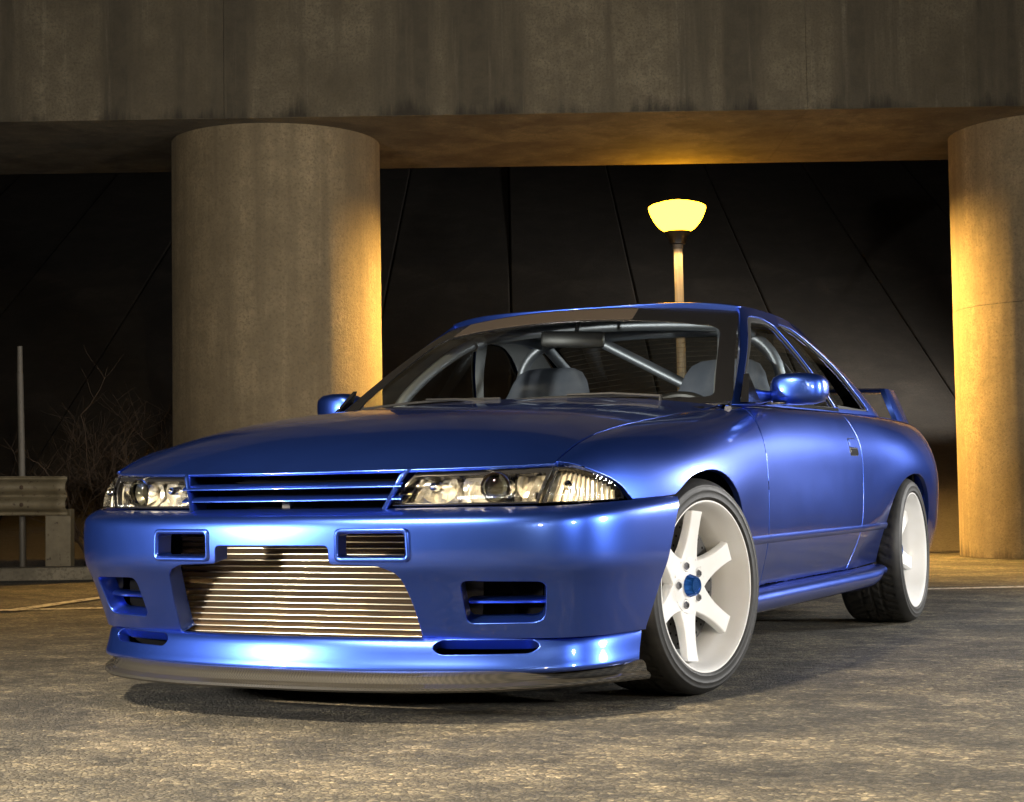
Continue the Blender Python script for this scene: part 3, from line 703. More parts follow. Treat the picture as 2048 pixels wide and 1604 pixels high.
# lip under the bumper with two long vents, then the carbon splitter
VENT = rpoly([(.425, .170), (.640, .172), (.662, .189), (.640, .205), (.425, .205), (.405, .188)], .02)
le = inv(LIP, [1, 2], dense([(-.349, .214), (-.372, .17), (-.388, .134)], .015, False), (5.5, 8.2, -.2, 5.2), 100)
lt = [(u, 0.) for u in np.linspace(-le[0, 0], le[0, 0], 110)]; lb_ = [(u, 5.) for u in np.linspace(le[-1, 0], -le[-1, 0], 110)]
lo = [*lt, *le[1:-1], *lb_, *[(-u, v) for u, v in le[::-1][1:-1]]]
cpart(patch('front_lip', LIP, lo, [lip_uv(dense(VENT, .012)), lip_uv(dense(mir(VENT)[::-1], .012))], step=.010, scale=(.19, .02), out=(0, -1, 0), parent=car, gap=.0, rad=.0025, depth=.012, hole_depth=.03))
SP = np.array([(0, -.862), (.22, -.852), (.41, -.808), (.56, -.737), (.662, -.647), (.742, -.545), (.806, -.45), (.842, -.395)])
tt = np.linspace(0, 1, 60); arcs = np.r_[0, np.cumsum(np.linalg.norm(np.diff(SP, axis=0), axis=1))]; spc = basis(arcs / arcs[-1], tt) @ SP
spc = np.concatenate([(spc * [-1, 1])[::-1][:-1], spc]); tn = np.gradient(spc, axis=0); nn = np.stack([tn[:, 1], -tn[:, 0]], 1); nn /= np.linalg.norm(nn, axis=1)[:, None]
G = []
for p, n, t in zip(spc, nn, np.linspace(-1, 1, len(spc))):
    r = .005 * max(0, (abs(t) - .55) / .45) ** 1.4
    prof = [(-.075, .128), (-.030, .131), (-.022, .1305), (-.006, .125), (.002, .116), (.005, .106), (.008, .1035), (.024, .100), (.030, .0965), (.031, .090), (.027, .0855), (.02, .084), (-.25 if abs(t) < .8 else -.12, .086)]
    k = 1 - .35 * max(0, (abs(t) - .7) / .3)
    G.append([(p[0] + n[0] * a * k, p[1] + n[1] * a * k, z + r) for a, z in prof])
m = MB().grid(G); ncol = len(G[0]); m.f.append(tuple(range(ncol))); m.f.append(tuple((len(G) - 1) * ncol + i for i in range(ncol)))
cpart(m.build('splitter', 'carbon_fibre', car, angle=40))

# roof, pillars and glass
ru = [(u, 0.) for u in np.linspace(-1, 1, 40)] + [(1., v) for v in np.linspace(.04, .96, 24)] + [(u, 1.) for u in np.linspace(1, -1, 40)] + [(-1., v) for v in np.linspace(.96, .04, 24)]
cpart(patch('roof', ROOF, ru, step=.02, scale=(.58, .95), out=(0, 0, 1), parent=car, gap=.001, rad=.004, depth=.02))
zs = np.linspace(.836, 1.212, 24)
topz = lambda y: float(ROOF(np.array([1.]), np.array([np.clip((y - 1.255) / .75, 0, 1)]))[0, 2])
GSOUT = [(float(yA(z)[0]), z) for z in zs[:-1]] + [(y, topz(y)) for y in np.linspace(1.26, 1.99, 18)] + [(float(yC(z)[0]), z) for z in np.linspace(1.19, .868, 24)] + [(y, .838 + .012 * (y - .7)) for y in np.linspace(2.55, .60, 30)]
DGL = rpoly([(.705, .853), (1.815, .868), (1.520, 1.166), (1.430, 1.185), (1.275, 1.183), (1.235, 1.168)], [.012, .012, .02, .05, .05, .03])
QGL = rpoly([(1.865, .870), (2.345, .875), (2.11, 1.035), (1.90, 1.135), (1.745, 1.178), (1.60, 1.180)], [.01, .03, .05, .08, .05, .012])
def green(sx):
    p = cpart(patch('cabin_side', GS, GSOUT, [dense(DGL, .02), dense(QGL, .02)], step=.016, out=(1, 0, .4), parent=car, sx=sx, gap=.0, rad=.003, depth=.012, hole_depth=.014))
    for nm, O, wd in (('door_window', DGL, .012), ('quarter_window', QGL, .012)):
        c = O.mean(0); inn = np.array([q + (c - q) / np.linalg.norm(c - q) * wd * 1.35 for q in O])
        pane = cpart(patch(nm, GS, O, step=.03, out=(1, 0, .4), parent=car, sx=sx, mat='window_glass', off=-.010, flange=False))
        patch('window_seal', GS, O, [dense(inn, .02)], step=.012, out=(1, 0, .4), parent=pane, sx=sx, mat='seal_rubber', off=-.006, gap=-.001, rad=.0015, depth=.004)
    patch('centre_pillar_trim', GS, rpoly([(1.822, .872), (1.858, .873), (1.604, 1.172), (1.530, 1.160)], .004), step=.012, out=(1, 0, .4), parent=p, sx=sx, mat='black_trim', off=.0012, gap=0, rad=.001, depth=.002)
    patch('window_trim', GS, [(y, z) for y, z in dense(np.array([(.70, .846), (1.84, .856), (1.84, .868), (.72, .858)]), .03)], step=.01, out=(1, 0, .4), parent=p, sx=sx, mat='black_trim', off=.003, gap=0, rad=.002, depth=.006)
both(green)
wu = lambda a, b0, b1: [(u, b0) for u in np.linspace(-a, a, 40)] + [(a, v) for v in np.linspace(b0, b1, 24)[1:-1]] + [(u, b1) for u in np.linspace(a, -a, 40)] + [(-a, v) for v in np.linspace(b1, b0, 24)[1:-1]]
ws = cpart(patch('windscreen', WIND, wu(1.0, .0, .985), step=.03, scale=(.64, .75), out=(0, -1, 1), parent=car, mat='window_glass', flange=False, off=-.004))
inn = rpoly([(-.885, .075), (.885, .075), (.875, .865), (-.875, .865)], [.05, .05, .07, .07])
inn = rpoly([(-.90, .05), (.925, .05), (.915, .765), (.6, .812), (0, .835), (-.6, .812), (-.89, .775)], [.05, .05, .08, .05, .05, .05, .08])
patch('windscreen_border', WIND, wu(1.0, .0, .985), [dense(inn, .03)], step=.02, scale=(.64, .75), out=(0, -1, 1), parent=ws, mat='black_trim', off=-.0015, gap=0, rad=.001, depth=.002)
patch('sun_strip', WIND, rpoly([(-.80, .800), (-.6, .818), (0, .840), (.42, .830), (.42, .965), (-.80, .965)], .01), step=.02, scale=(.64, .75), out=(0, -1, 1), parent=ws, mat='sun_film', off=.0005, gap=0, rad=.0005, depth=.001)
bk = cpart(patch('rear_window', BACK, wu(.97, .02, .98), step=.03, scale=(.62, .85), out=(0, 1, 1), parent=car, mat='window_glass', flange=False, off=-.003))
patch('rear_window_border', BACK, wu(.985, .0, 1.), [dense(rpoly([(-.88, .09), (.88, .09), (.88, .92), (-.88, .92)], .06), .03)], step=.03, scale=(.62, .85), out=(0, 1, 1), parent=bk, mat='black_trim', off=-.001, gap=0, rad=.001, depth=.002)
hw = MB()
for v in np.linspace(.16, .86, 13):
    hw.tube([tuple(BACK(np.array([u]), np.array([v]))[0] - np.array([0, .004, .005])) for u in np.linspace(-.86, .86, 14)], .0011, 3, cap=False)
hw.build('heater_wires', 'dull_steel', bk)

# tail: boot lid, rear fascia, lights, wing (mostly hidden)
def DECK(u, v):
    x = np.asarray(u, float); y = np.asarray(v, float); return np.stack([x, y, .864 + .045 * (1 - (x / .72) ** 2) - .035 * np.clip((y - 3.3) / .35, 0, 1.2) ** 2], 1)
cpart(patch('boot_lid', DECK, [(-.70, 2.66), (-.6, 2.70), (-.4, 2.80), (0, 2.87), (.4, 2.80), (.6, 2.70), (.70, 2.66), (.70, 3.1), (.655, 3.46), (.55, 3.60), (0, 3.655), (-.55, 3.60), (-.655, 3.46), (-.70, 3.1)], step=.03, parent=car))
RP = [(0, 3.66), (.35, 3.645), (.56, 3.605), (.68, 3.54), (.765, 3.455)]; K = np.zeros((9, 5, 3))
for i in range(-4, 5):
    x, y = RP[abs(i)]
    for j, (z, d, k) in enumerate(((.862, .01, .87), (.74, .0, 1.0), (.56, -.03, 1.04), (.42, -.02, 1.04), (.28, .03, 1.0))): K[i + 4, j] = (math.copysign(x, i) * k if i else 0, y - d, z)
REAR = tensor(range(-4, 5), range(5), K)
cpart(patch('rear_bumper', REAR, [*[(u, 0.) for u in np.linspace(-4, 4, 30)], *[(u, 4.) for u in np.linspace(4, -4, 30)]], step=.03, scale=(.19, .15), out=(0, 1, 0), parent=car))
for x in (-.56, -.38, .38, .56):
    p = REAR(np.array([x / .185]), np.array([.85]))[0]
    cpart(MB().lathe([(-.02, .062), (.008, .062), (.014, .05), (.016, .001)], 24, frame((x * .5, 1, 0), p)).build('tail_light', 'tail_red', car))
G = []
for x in np.linspace(-.585, .585, 30):
    k = abs(x) / .585; zz = 1.022 - .014 * k ** 2
    G.append([(x, 3.36 + a * .17 - .03 * k * k, zz + b) for a, b in ((0, 0), (.08, .011), (.3, .018), (.6, .016), (1, .006), (1, -.004), (.6, -.006), (.2, -.010), (0, -.002))])
wing = MB().grid(G).build('rear_wing', 'blue_paint', car, angle=50); cpart(wing)
for s in (-1, 1):
    m = MB()
    pts = [(.586, 1.022, 3.335, 3.52), (.604, .985, 3.31, 3.52), (.628, .93, 3.30, 3.51), (.652, .875, 3.29, 3.50), (.655, .862, 3.28, 3.51)]
    G = [[(s * (x - .016), y0 + .012, z), (s * (x - .012), y0, z), (s * (x + .010), y0 + .004, z), (s * (x + .016), y0 + .03, z), (s * (x + .016), y1 - .02, z), (s * x, y1, z), (s * (x - .016), y1 - .03, z), (s * (x - .016), y0 + .012, z)] for x, z, y0, y1 in pts]
    m.grid(G); m.f.append(tuple(range(7))); m.build('wing_stay', 'blue_paint', wing, angle=50)

# ---- wheels ----------------------------------------------------------------
RIM = [(-.012, .2325), (-.004, .2405), (.0, .2415), (.003, .2395), (.003, .2345), (-.002, .2315), (-.012, .2285), (-.028, .2255), (-.05, .2215), (-.062, .2155), (-.075, .2120), (-.10, .2080), (-.15, .2050), (-.20, .207), (-.222, .225), (-.232, .238)]
def tyre_mesh(seed=0):
    pr = [(-.010, .2330), (.0035, .2385), (.0066, .2450), (.0080, .2462), (.0072, .2480), (.0085, .2560), (.0072, .2640), (.0088, .2656), (.0076, .2676), (.0050, .2780), (.0058, .2800), (.0034, .2820), (-.002, .2875), (-.010, .2935), (-.016, .2962), (-.021, .2978), (-.028, .2992)]
    crown = [(-.028 - .194 * i / 34, .2992 + .0038 * (1 - ((i - 17) / 17) ** 2)) for i in range(1, 34)]
    back = [(-.250 - a, r) for a, r in pr[::-1]]
    prof = pr + crown + back; n = 300; V = []
    A = np.array([p[0] for p in prof]); Rr = np.array([p[1] for p in prof])
    for k in range(n):
        th = 2 * math.pi * k / n
        for a, r in zip(A, Rr):
            if -.225 < a < -.020:
                c = (a + .125) / .1; s = th * .30
                g = 0.
                for off in (.0, .0):
                    # directional sweeping grooves and three circumferential channels
                    ph = (s - .055 * abs(c) ** .8 * (1 if c > 0 else 1)) / .042; g = max(g, 1 - abs((ph % 1) - .5) / .085) if .1 < abs(c) < .93 else g
                for cc in (-.42, .0, .42): g = max(g, 1 - abs(c - cc) / .045)
                r -= .0055 * min(1, max(0, g) * 2.2)
            V.append((r * math.cos(th), r * math.sin(th), a))
    m = len(prof); F = [(k * m + j, k * m + j + 1, (k + 1) % n * m + j + 1, (k + 1) % n * m + j) for k in range(n) for j in range(m - 1)]
    return V, F
HUBZ = -.064
def spoke(m, ang, HUBZ):
    rs = [.040, .066, .085, .105, .130, .155, .180, .200, .2085]; G = []
    for r in rs:
        w = np.interp(r, [.04, .066, .085, .105, .130, .155, .18, .2, .2085], [.044, .0420, .0355, .0300, .0258, .0240, .0240, .0252, .0268])
        zf = np.interp(r, [.04, .08, .2135], [HUBZ - .001, HUBZ - .001, HUBZ + .020]); tk = np.interp(r, [.04, .1, .2135], [.036, .026, .020]); sl = .0055
        sec = [(-w + .001, zf), (w - .001, zf), (w + .0015, zf - .0018), (w + sl, zf - .013), (w + sl, zf - tk), (-w - sl, zf - tk), (-w - sl, zf - .013), (-w - .0015, zf - .0018)]
        G.append([(r, t, z) for t, z in sec] + [(r, sec[0][0], sec[0][1])])
    c, s = math.cos(ang), math.sin(ang)
    G = [[(x * c - y * s, x * s + y * c, z) for x, y, z in row] for row in G]
    m.grid(G); k = len(m.v) - 9; m.f.append(tuple(k + i for i in range(8)))
tv, tf = tyre_mesh()
def wheel(center, axis, spin, HUBZ=-.056):
    c = Vector(center); M = frame(axis, c)
    w = MB().lathe(RIM, 96).build('wheel', 'wheel_white', car, angle=50)
    w.matrix_local = M; w.location = w.location - CARO
    sp = MB()
    for k in range(6):
        q = MB(); spoke(q, spin + k * math.pi / 3, HUBZ); q.build('spoke', 'wheel_white', w, angle=30)
    # hub face with five bolt holes
    hol = [[(.0572 * math.cos(a + spin) + .0165 * math.cos(t), .0572 * math.sin(a + spin) + .0165 * math.sin(t)) for t in np.linspace(0, 6.2832, 15)[:-1]] for a in np.arange(5) * 2 * math.pi / 5 + .35]
    disc = [(.0800 * math.cos(t), .0800 * math.sin(t)) for t in np.linspace(0, 6.2832, 61)[:-1]]
    S = lambda u, v: np.stack([u, v, np.full(len(u), HUBZ)], 1)
    patch('hub_face', S, disc, hol, step=.006, out=(0, 0, 1), gap=0, rad=.0025, depth=.03, hole_depth=.022, mat='wheel_white', parent=w)
    for a in np.arange(5) * 2 * math.pi / 5 + .35:
        x, y = .0572 * math.cos(a + spin), .0572 * math.sin(a + spin)
        MB().lathe([(HUBZ - .024, .0160), (HUBZ - .022, .0118), (HUBZ + .002, .0108), (HUBZ + .006, .0085), (HUBZ + .006, .0055), (HUBZ - .004, .0050)], 6, Matrix.Translation((x, y, 0)), cap1=True).build('wheel_nut', 'nut_steel', w, angle=25)
    cap = MB().lathe([(HUBZ - .002, .0305), (HUBZ + .001, .0310), (HUBZ + .022, .0248), (HUBZ + .0245, .0228), (HUBZ + .0245, .0198), (HUBZ + .0225, .0183), (HUBZ + .0225, .001)], 32).build('centre_cap', 'cap_blue', w, angle=25)
    g = MB()
    for k in range(12):
        a = 2 * math.pi * k / 12; g.box((.0286 * math.cos(a), .0286 * math.sin(a), HUBZ + .011), (.0018, .004, .020), Matrix.Rotation(a, 3, 'Z') @ Matrix.Rotation(-.28, 3, 'Y'))
    g.build('cap_ribs', 'cap_blue', cap, smooth=False)
    MB().lathe([(-.03, .0055), (0, .0052), (.012, .0035), (.013, .001)], 8, Matrix.Translation((.214 * math.cos(spin + .45), .214 * math.sin(spin + .45), -.045)) ).build('valve', 'black_plastic', w)
    mobj('tyre', tv, tf, 'tyre_rubber', w)
    bd = MB().lathe([(-.092, .085), (-.092, .178), (-.120, .178), (-.120, .085)], 64).build('brake_disc', 'disc_steel', w, angle=30)
    dr = MB()
    for k in range(30):
        for j in range(3):
            a = 2 * math.pi * (k + j * .33) / 30; r = .115 + j * .024
            dr.lathe([(-.0916, .0042), (-.0912, .0041)], 6, Matrix.Translation((r * math.cos(a), r * math.sin(a), 0)), cap1=True)
    dr.build('disc_holes', 'dark_void', bd, smooth=False)
    MB().box((-.02, .140, -.118), (.20, .06, .05), Matrix.Rotation(.1, 3, 'Z'), bev=.012).build('brake_caliper', 'black_plastic', w)
    MB().lathe([(-.21, .001), (-.21, .2), (-.205, .203)], 48).build('wheel_back', 'dark_void', w)
    return w
st = R(12)
wheel((.873, 0, .302), (math.cos(st), -math.sin(st), 0), R(-5), -.056)
wheel((-.800, .0, .302), (-math.cos(st), math.sin(st), 0), R(20))
wheel((.871, 2.615, .302), (1, 0, .012), R(12), -.074)
wheel((-.871, 2.615, .302), (-1, 0, .012), R(40))

# ---- dark structure behind the panels -------------------------------------
m = MB()
m.box((0, -.28, .41), (1.16, .70, .40)); m.box((0, .26, .44), (1.16, .40, .50)); m.box((0, 1.35, .26), (1.56, 1.80, .16)); m.box((0, 2.60, .44), (1.14, .76, .5)); m.box((0, 3.2, .45), (1.40, .5, .40))
cpart(m.build('underbody', 'dark_void', car, smooth=False))
def liner(sx):
    for yc, hw in ((.06, .39), (2.62, .39)):
        G = [[(x, yc + hw * math.cos(a), .26 + .385 * math.sin(a)) for x in (.52, .66, .775)] for a in np.linspace(0, math.pi, 25)]
        mm = MB().grid(G); G2 = [[(.55, yc + hw * math.cos(a) * k, .26 + .385 * math.sin(a) * k) for k in (0, 1)] for a in np.linspace(0, math.pi, 25)]; mm.grid(G2)
        cpart(mm.build('wheel_arch_liner', 'dark_void', car, sx=sx))
    # engine bay inner wing: closes the view below the hood edge
    cpart(MB().box((.60, .06, .53), (.03, 1.0, .26)).build('inner_wing', 'dark_void', car, sx=sx, smooth=False))
both(liner)
for s_ in (-1, 1):
    cpart(MB().add([(s_ * .47, -.60, .22), (s_ * .70, -.52, .235), (s_ * .70, -.52, .37), (s_ * .47, -.60, .38), (s_ * .46, -.65, .235), (s_ * .69, -.58, .24), (s_ * .69, -.58, .365), (s_ * .46, -.65, .37)], [(0, 1, 2, 3), (0, 1, 5, 4), (2, 3, 7, 6), (1, 2, 6, 5), (0, 3, 7, 4)]).build('air_duct', 'dark_void', car, smooth=False))
cpart(MB().box((0, -.585, .36), (1.30, .03, .42)).build('radiator_panel', 'dark_void', car, smooth=False))
cpart(MB().box((0, .55, .66), (1.36, .03, .34)).build('firewall', 'dark_void', car, smooth=False))

# ---- intercooler -----------------------------------------------------------
ic = MB().box((0, -.655, .345), (.90, .05, .33)).build('intercooler', 'dark_void', car, smooth=False); cpart(ic)
bar = None
for i in range(20):
    z = .192 + i * .0160
    if bar is None:
        bar = MB().box((0, 0, 0), (.80, .012, .0034), bev=.0012).build('tube_bar', 'bar_metal', ic); o = bar
        fin = MB().box((0, 0, 0), (.80, .006, .0118)).build('fin_row', 'cooler_fins', ic, smooth=False); f = fin
    else:
        o = bar.copy(); COL.objects.link(o); f = fin.copy(); COL.objects.link(f)
    o.location = (0, -.6875, z); f.location = (0, -.6825, z + .008)
    o.rotation_euler = (random.uniform(-.05, .05), 0, 0)
for s in (-1, 1):
    G = [[(s * (.40 + .10 * t), -.69 + .02 * math.cos(a) + .035 * t, .35 + .155 * math.sin(a) * (1 - .3 * t)) for t in np.linspace(0, 1, 6)] for a in np.linspace(-1.57, 1.57, 13)]
    MB().grid(G).build('end_tank', 'black_plastic', ic)

# ---- grille ---------------------------------------------------------------
GF = spl([0, .2, .34, .36], [-.800, -.790, -.768, -.764])
for z in (.5905, .5585):
    G = []
    for x in np.linspace(-.338, .338, 40):
        y = float(GF(abs(x))[0])
        G.append([(x, y + dy, z + dz) for dy, dz in ((.07, .014), (.035, .0135), (.014, .0095), (.003, .0030), (.0, .0005), (.0, -.0015), (.003, -.003), (.012, -.002), (.06, .009))])
    cpart(MB().grid(G).build('grille_slat', 'blue_paint', car, angle=60))
def cheek(sx):
    """painted end pieces between grille and headlamp, and the valance under the grille"""
    P = [[(.350, -.738, .634), (.352, -.62, .634)], [(.338, -.758, .620), (.345, -.62, .620)], [(.318, -.772, .575), (.33, -.62, .575)], [(.300, -.786, .533), (.315, -.62, .533)]]
    G = []
    for (a, b) in P:
        G.append([(a[0] + .003, a[1] + .012, a[2]), (a[0] + .001, a[1] + .001, a[2]), (a[0] - .005, a[1] - .003, a[2]), (a[0] - .011, a[1] + .003, a[2]), (a[0] - .013, a[1] + .020, a[2]), (b[0] - .012, b[1], b[2])])
    cpart(MB().grid(G).build('grille_cheek', 'blue_paint', car, sx=sx, angle=70))
both(cheek)
G = []
for x in np.linspace(-.66, .66, 60):
    uv = None; a = abs(x); y = float(spl([0, .2, .4, .56, .66], [-.792, -.783, -.757, -.712, -.662])(a)[0])
    G.append([(x, y + .002, .534), (x, y + .012, .5365), (x, y + .06, .537), (x, y + .12, .538)])
cpart(MB().grid(G).build('bumper_shelf', 'blue_paint', car, angle=60))
cpart(MB().box((0, -.60, .60), (.72, .02, .16)).build('grille_backing', 'dark_void', car, smooth=False))
cpart(MB().box((-.045, -.70, .555), (.026, .02, .035), bev=.003).build('hood_latch', 'dull_steel', car))

# ---- headlamps --------------------------------------------------------------
HK = np.array([[(.303, -.772, .540), (.333, -.757, .592), (.362, -.724, .636)],
               [(.490, -.724, .540), (.508, -.708, .592), (.524, -.674, .637)],
               [(.668, -.652, .541), (.682, -.636, .592), (.690, -.600, .640)],
               [(.776, -.568, .543), (.774, -.553, .592), (.758, -.518, .640)],
               [(.806, -.402, .547), (.803, -.400, .592), (.788, -.390, .640)]])
HL = tensor(range(5), range(3), HK)
def headlamp(sx):
    def hp(name, outl, holes=(), **kw):
        return patch(name, HL, outl, holes, scale=(.19, .052), out=(0, -1, .2), sx=sx, **kw)
    main = rpoly([(.0, .02), (1.985, .02), (1.985, 1.98), (.0, 1.98)], [.05, .03, .05, .10])
    glass = rpoly([(.05, .17), (1.93, .15), (1.91, 1.68), (.07, 1.62)], [.05, .05, .06, .14])
    h = hp('headlight', main, [dense(glass * [.19, .052], .01) / [.19, .052]], step=.008, parent=car, mat='black_trim', off=-.010, gap=.001, rad=.002, depth=.05, hole_depth=.012); cpart(h)
    hp('lens', glass, step=.02, parent=h, mat='lens_glass', off=-.011, flange=False)
    # bowl-shaped reflectors and the projector behind the lens
    d = Vector((.16, -1, 0)).normalized()
    def bowl(name, x, z, y, rx, rz, dp, mat='reflector_chrome'):
        V = []; n = 40; M = frame(d, (x, y, z))
        G = []
        for t in np.linspace(0, 1, 9):
            row = []
            for k in range(n + 1):
                a = 2 * math.pi * k / n; row.append(M @ Vector((rz * t * math.cos(a), rx * t * math.sin(a), -dp * (1 - t * t))))
            G.append(row)
        return MB().grid([[tuple(p) for p in r] for r in G]).build(name, mat, h, sx=sx, angle=60)
    bowl('reflector_bowl', .405, .588, -.690, .052, .044, .05)
    bowl('reflector_bowl', .525, .585, -.668, .058, .043, .03)
    bowl('reflector_bowl', .632, .588, -.612, .042, .044, .035)
    MB().lathe([(-.02, .001), (-.02, .012), (.012, .010), (.02, .004), (.021, .001)], 16, frame(d, (.405, -.715, .588))).build('bulb', 'chrome', h, sx=sx)
    pj = Vector((.556, -.668, .583))
    MB().lathe([(-.03, .0405), (.004, .0405), (.008, .039), (.008, .0355), (.0, .035)], 40, frame(d, pj)).build('projector_ring', 'chrome', h, sx=sx, angle=30)
    MB().lathe([(.002, .0345), (.010, .032), (.017, .025), (.021, .012), (.022, .0005)], 40, frame(d, pj)).build('projector_lens', 'projector_glass', h, sx=sx)
    MB().lathe([(-.018, .036), (-.018, .001)], 32, frame(d, pj)).build('projector_core', 'dull_steel', h, sx=sx)
    # chrome back wall with facets
    G = []
    rn = random.Random(3)
    for u in np.linspace(.02, 1.98, 34):
        row = []
        for v in np.linspace(.06, 1.9, 8):
            p = HL(np.array([u]), np.array([v]))[0]; row.append((p[0] - .012, p[1] + .062 + .014 * math.sin(u * 17 + v) + rn.uniform(-.003, .003), p[2]))
        G.append(row)
    MB().grid(G).build('reflector', 'reflector_chrome', h, sx=sx, angle=5)
    # corner lamp
    top = [(3.94, .30), (3.87, .56), (3.64, 1.06), (3.40, 1.34), (3.12, 1.57), (2.85, 1.74), (2.57, 1.87), (2.30, 1.94), (2.05, 1.97)]
    mk = [(2.03, .04), (3.95, .05)] + top
    cc = np.array([2.75, .75]); gl = np.array([(2.10, .12), (3.90, .11)] + [tuple(np.array(q) + (cc - np.array(q)) * (.032, .065)) for q in top[1:-1]] + [(2.09, 1.83)])
    c = hp('corner_lamp', mk, [dense(gl * [.19, .052], .01) / [.19, .052]], step=.007, parent=car, mat='black_trim', off=-.008, gap=.001, rad=.0015, depth=.04); cpart(c)
    hp('lens', gl, step=.02, parent=c, mat='lens_glass', off=-.006, flange=False)
    vt = lambda u: float(np.interp(u, [q[0] for q in top[::-1]], [q[1] for q in top[::-1]]))
    G = []
    for u in np.linspace(2.05, 3.9, 60):
        row = []
        for v in np.linspace(.05, vt(u) * .98, 6):
            p = HL(np.array([u]), np.array([v]))[0]; k = .024 + .004 * math.sin(u * 52)
            row.append((p[0] - k, p[1] + k * .9, p[2]))
        G.append(row)
    MB().grid(G).build('reflector', 'corner_reflector', c, sx=sx, angle=70)
    MB().lathe([(-.02, .011), (.012, .012), (.022, .007), (.024, .001)], 16, frame((.6, -.8, 0), (.715, -.585, .588))).build('bulb', 'chrome', c, sx=sx)
both(headlamp)

# ---- door mirrors -------------------------------------------------------------
def door_mirror(sx):
    G = []
    for x, y0, y1, z0, z1, pw in ((.835, .748, .80, .848, .905, 2.2), (.840, .735, .815, .842, .918, 3.), (.852, .722, .826, .838, .930, 3.4), (.88, .712, .832, .834, .938, 3.6), (.93, .712, .838, .833, .939, 3.6), (.975, .724, .842, .836, .936, 3.4), (1.000, .742, .842, .843, .928, 3.), (1.010, .760, .838, .853, .916, 2.6), (1.0135, .785, .818, .87, .898, 2.)):
        row = []
        for k in range(33):
            a = 2 * math.pi * k / 32; cx, sy = math.cos(a), math.sin(a); yy = math.copysign(abs(cx) ** (2 / pw), cx); zz = math.copysign(abs(sy) ** (2 / pw), sy)
            row.append((x - .040, .14 + (y0 + y1) / 2 + yy * (y1 - y0) / 2, .008 + (z0 + z1) / 2 + zz * (z1 - z0) / 2))
        G.append(row)
    m = MB().grid(G); m.f.append(tuple(range(32))); k = len(m.v) - 33; m.f.append(tuple(k + i for i in range(32)))
    o = m.build('door_mirror', 'blue_paint', car, sx=sx, angle=60); cpart(o)
    G = []
    for x, yc, zc, ry, rz in ((.750, .775, .872, .052, .034), (.768, .800, .868, .044, .028), (.782, .84, .868, .032, .022), (.792, .88, .872, .028, .018), (.806, .905, .876, .027, .018)):
        G.append([(x, yc + ry * math.cos(a), zc + rz * math.sin(a)) for a in np.linspace(0, 2 * math.pi, 21)])
    MB().grid(G).build('mirror_arm', 'blue_paint', o, sx=sx)
    MB().add([(.762, .675, .846), (.772, .80, .850), (.735, .800, .945), (.785, .69, .846), (.790, .80, .850), (.752, .80, .945)], [(3, 4, 5), (0, 2, 1), (0, 3, 5, 2), (1, 2, 5, 4), (0, 1, 4, 3)]).build('mirror_base', 'black_trim', o, sx=sx, smooth=False)
    MB().box((.885, .982, .894), (.140, .004, .080), bev=.001).build('mirror_glass', 'mirror_glass', o, sx=sx)
    MB().box((.825, .878, .8455), (.06, .05, .006), bev=.002).build('mirror_joint', 'black_trim', o, sx=sx)
both(door_mirror)

# ---- cowl, wipers -------------------------------------------------------------
G = []
for u in np.linspace(-1, 1, 40):
    a = abs(u) * .69; yb = float(yB(a)[0]); zb = float(HOOD(np.array([a]), np.array([1.]))[0, 2]); q = WIND(np.array([u]), np.array([.03]))[0]
    G.append([(u * .69, yb - .03, zb - .022), (u * .69, yb + .004, zb - .016), (q[0], q[1] - .012, q[2] - .010), (q[0], q[1] + .03, q[2] - .005)])
cpart(MB().grid(G).build('cowl', 'black_plastic', car))
def wiper(u0, v0, u1, v1, px):
    def W(u, v, off): 
        p = WIND(np.array([u]), np.array([v]))[0]; return Vector(p) + Vector((0, -.55, .83)) * off
    b = MB()
    b.tube([W(u0 + (u1 - u0) * t, v0 + (v1 - v0) * t + .02 * math.sin(3.14 * t), .010) for t in np.linspace(0, 1, 16)], .0045, 6)
    o = cpart(b.build('wiper_blade', 'seal_rubber', car))
    mid = W((u0 + u1) / 2, (v0 + v1) / 2 + .02, .018)
    MB().tube([W(px, -.02, .012), W(px, .0, .03), (W(px, 0, .03) + mid) / 2 + Vector((0, -.004, .006)), mid], [.007, .006, .005, .004], 6).build('wiper_arm', 'seal_rubber', o)
wiper(-.83, .035, -.02, .075, -.02); wiper(-.10, .045, .72, .045, .72)

# ---- cabin ---------------------------------------------------------------------
P = [(-.68, .60), (.68, .60)]
G = []
for x in np.linspace(-.70, .70, 30):
    k = abs(x) / .70; bump_ = .028 * math.exp(-((x - .36) / .20) ** 2)
    G.append([(x, .56 + .10 * k * k, .80), (x, .70 + .06 * k * k, .845), (x, .86, .862 + bump_ * .6), (x, .98, .855 + bump_), (x, 1.03, .83 + bump_), (x, 1.05, .74), (x, 1.04, .55)])
cpart(MB().grid(G).build('dashboard', 'black_plastic', car))
def tubes(name, pts, r=.021, parent=car, n=40):
    pts = np.array(pts, float); d = np.r_[0, np.cumsum(np.linalg.norm(np.diff(pts, axis=0), axis=1))]
    return MB().tube([tuple(p) for p in basis(d, np.linspace(0, d[-1], n)) @ pts], r, 14).build(name, 'cage_metal', parent)
hoop = cpart(tubes('roll_hoop', [(-.565, 1.82, .45), (-.565, 1.82, .80), (-.560, 1.81, .98), (-.520, 1.80, 1.10), (-.44, 1.80, 1.163), (-.30, 1.80, 1.185), (0, 1.80, 1.192), (.30, 1.80, 1.185), (.44, 1.80, 1.163), (.520, 1.80, 1.10), (.560, 1.81, .98), (.565, 1.82, .80), (.565, 1.82, .45)], n=90))
tubes('cage_bar', [(-.19, 1.79, 1.172), (.10, 1.79, 1.02), (.53, 1.80, .795)], parent=hoop)
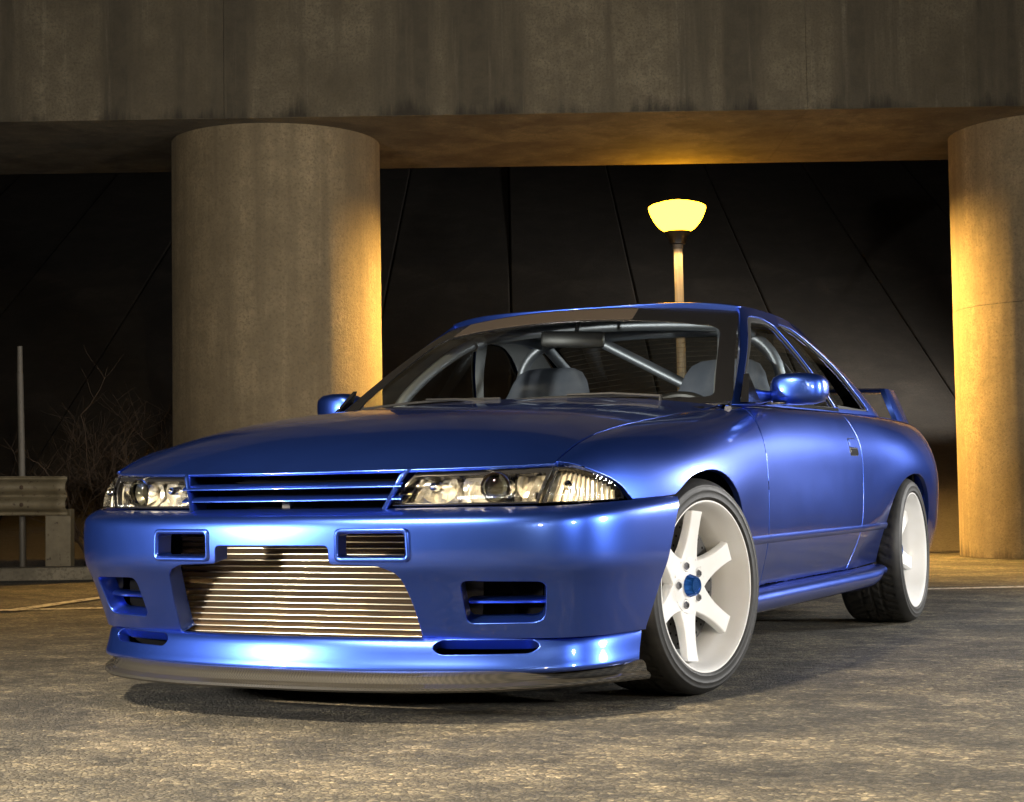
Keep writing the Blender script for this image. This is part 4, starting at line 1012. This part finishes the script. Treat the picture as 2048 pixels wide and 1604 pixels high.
for s in (-1, 1):
    tubes('cage_bar', [(s * .640, .86, .72), (s * .622, .885, .86), (s * .595, .985, .965), (s * .560, 1.12, 1.055), (s * .505, 1.30, 1.145), (s * .485, 1.42, 1.172), (s * .47, 1.60, 1.180), (s * .45, 1.79, 1.170)], parent=hoop, n=60)
    tubes('cage_bar', [(s * .44, 1.81, 1.165), (s * .47, 2.2, 1.03), (s * .5, 2.75, .74)], parent=hoop)
    tubes('cage_clamp', [(s * .508, 1.285, 1.137), (s * .497, 1.325, 1.152)], .027, hoop, 4)
tubes('cage_bar', [(-.49, 1.36, 1.163), (-.25, 1.35, 1.178), (0, 1.35, 1.184), (.25, 1.35, 1.178), (.49, 1.36, 1.163)], parent=hoop)
def seat(x):
    G = []
    for z, hw, y, t in ((.42, .23, 1.50, .09), (.55, .25, 1.55, .09), (.70, .255, 1.60, .085), (.82, .24, 1.645, .08), (.90, .205, 1.675, .07), (.96, .175, 1.695, .06), (1.01, .158, 1.712, .052), (1.045, .135, 1.722, .044), (1.062, .10, 1.727, .030), (1.068, .05, 1.730, .012)):
        G.append([(x + hw * math.copysign(abs(math.cos(a)) ** .6, math.cos(a)), y + t * math.copysign(abs(math.sin(a)) ** .7, math.sin(a)) - .045 * abs(math.cos(a)) ** 3 * (1 if z < .85 else .4), z) for a in np.linspace(0, 2 * math.pi, 37)])
    s = cpart(MB().grid(G).build('seat', 'seat_cloth', car, angle=70))
    MB().box((x, 1.28, .40), (.50, .50, .14), bev=.05).build('seat_cushion', 'seat_cloth', s)
seat(-.37); seat(.37)
sw = cpart(MB().tube([(.37 + .175 * math.cos(a), 1.13 + .06 * math.sin(a), .74 + .165 * math.sin(a)) for a in np.linspace(0, 2 * math.pi, 41)], .015, 10, cap=False).build('steering_wheel', 'black_plastic', car))
MB().tube([(.37, 1.13, .74), (.37, .98, .70)], .03, 10).build('steering_column', 'black_plastic', sw)
rm = cpart(MB().box((-.02, 1.135, 1.122), (.245, .03, .060), Matrix.Rotation(.10, 3, 'Z') @ Matrix.Rotation(.06, 3, 'Y'), bev=.014).build('rear_view_mirror', 'black_plastic', car))
MB().tube([(-.01, 1.14, 1.14), (0, 1.14, 1.175), (0, 1.16, 1.215)], .008, 8).build('mirror_stem', 'black_plastic', rm)
cpart(patch('headliner', ROOF, [(u * .93, v) for u, v in ((-1, .06), (1, .06), (1, .95), (-1, .95))], step=.05, scale=(.58, .95), out=(0, 0, -1), parent=car, mat='headliner', off=.022, flange=False))
cpart(MB().box((0, 2.32, .80), (1.30, .80, .03), bev=.01).build('parcel_shelf', 'black_plastic', car))
def trimside(sx):
    cpart(patch('pillar_trim', GS, [(y, z) for y, z in GSOUT], [dense(DGL, .03), dense(QGL, .03)], step=.03, out=(-1, 0, 0), parent=car, sx=sx, mat='headliner', off=.017, flange=False))
    cpart(MB().box((.745, 1.35, .62), (.02, 1.5, .42)).build('door_card', 'black_plastic', car, sx=sx, smooth=False))
both(trimside)
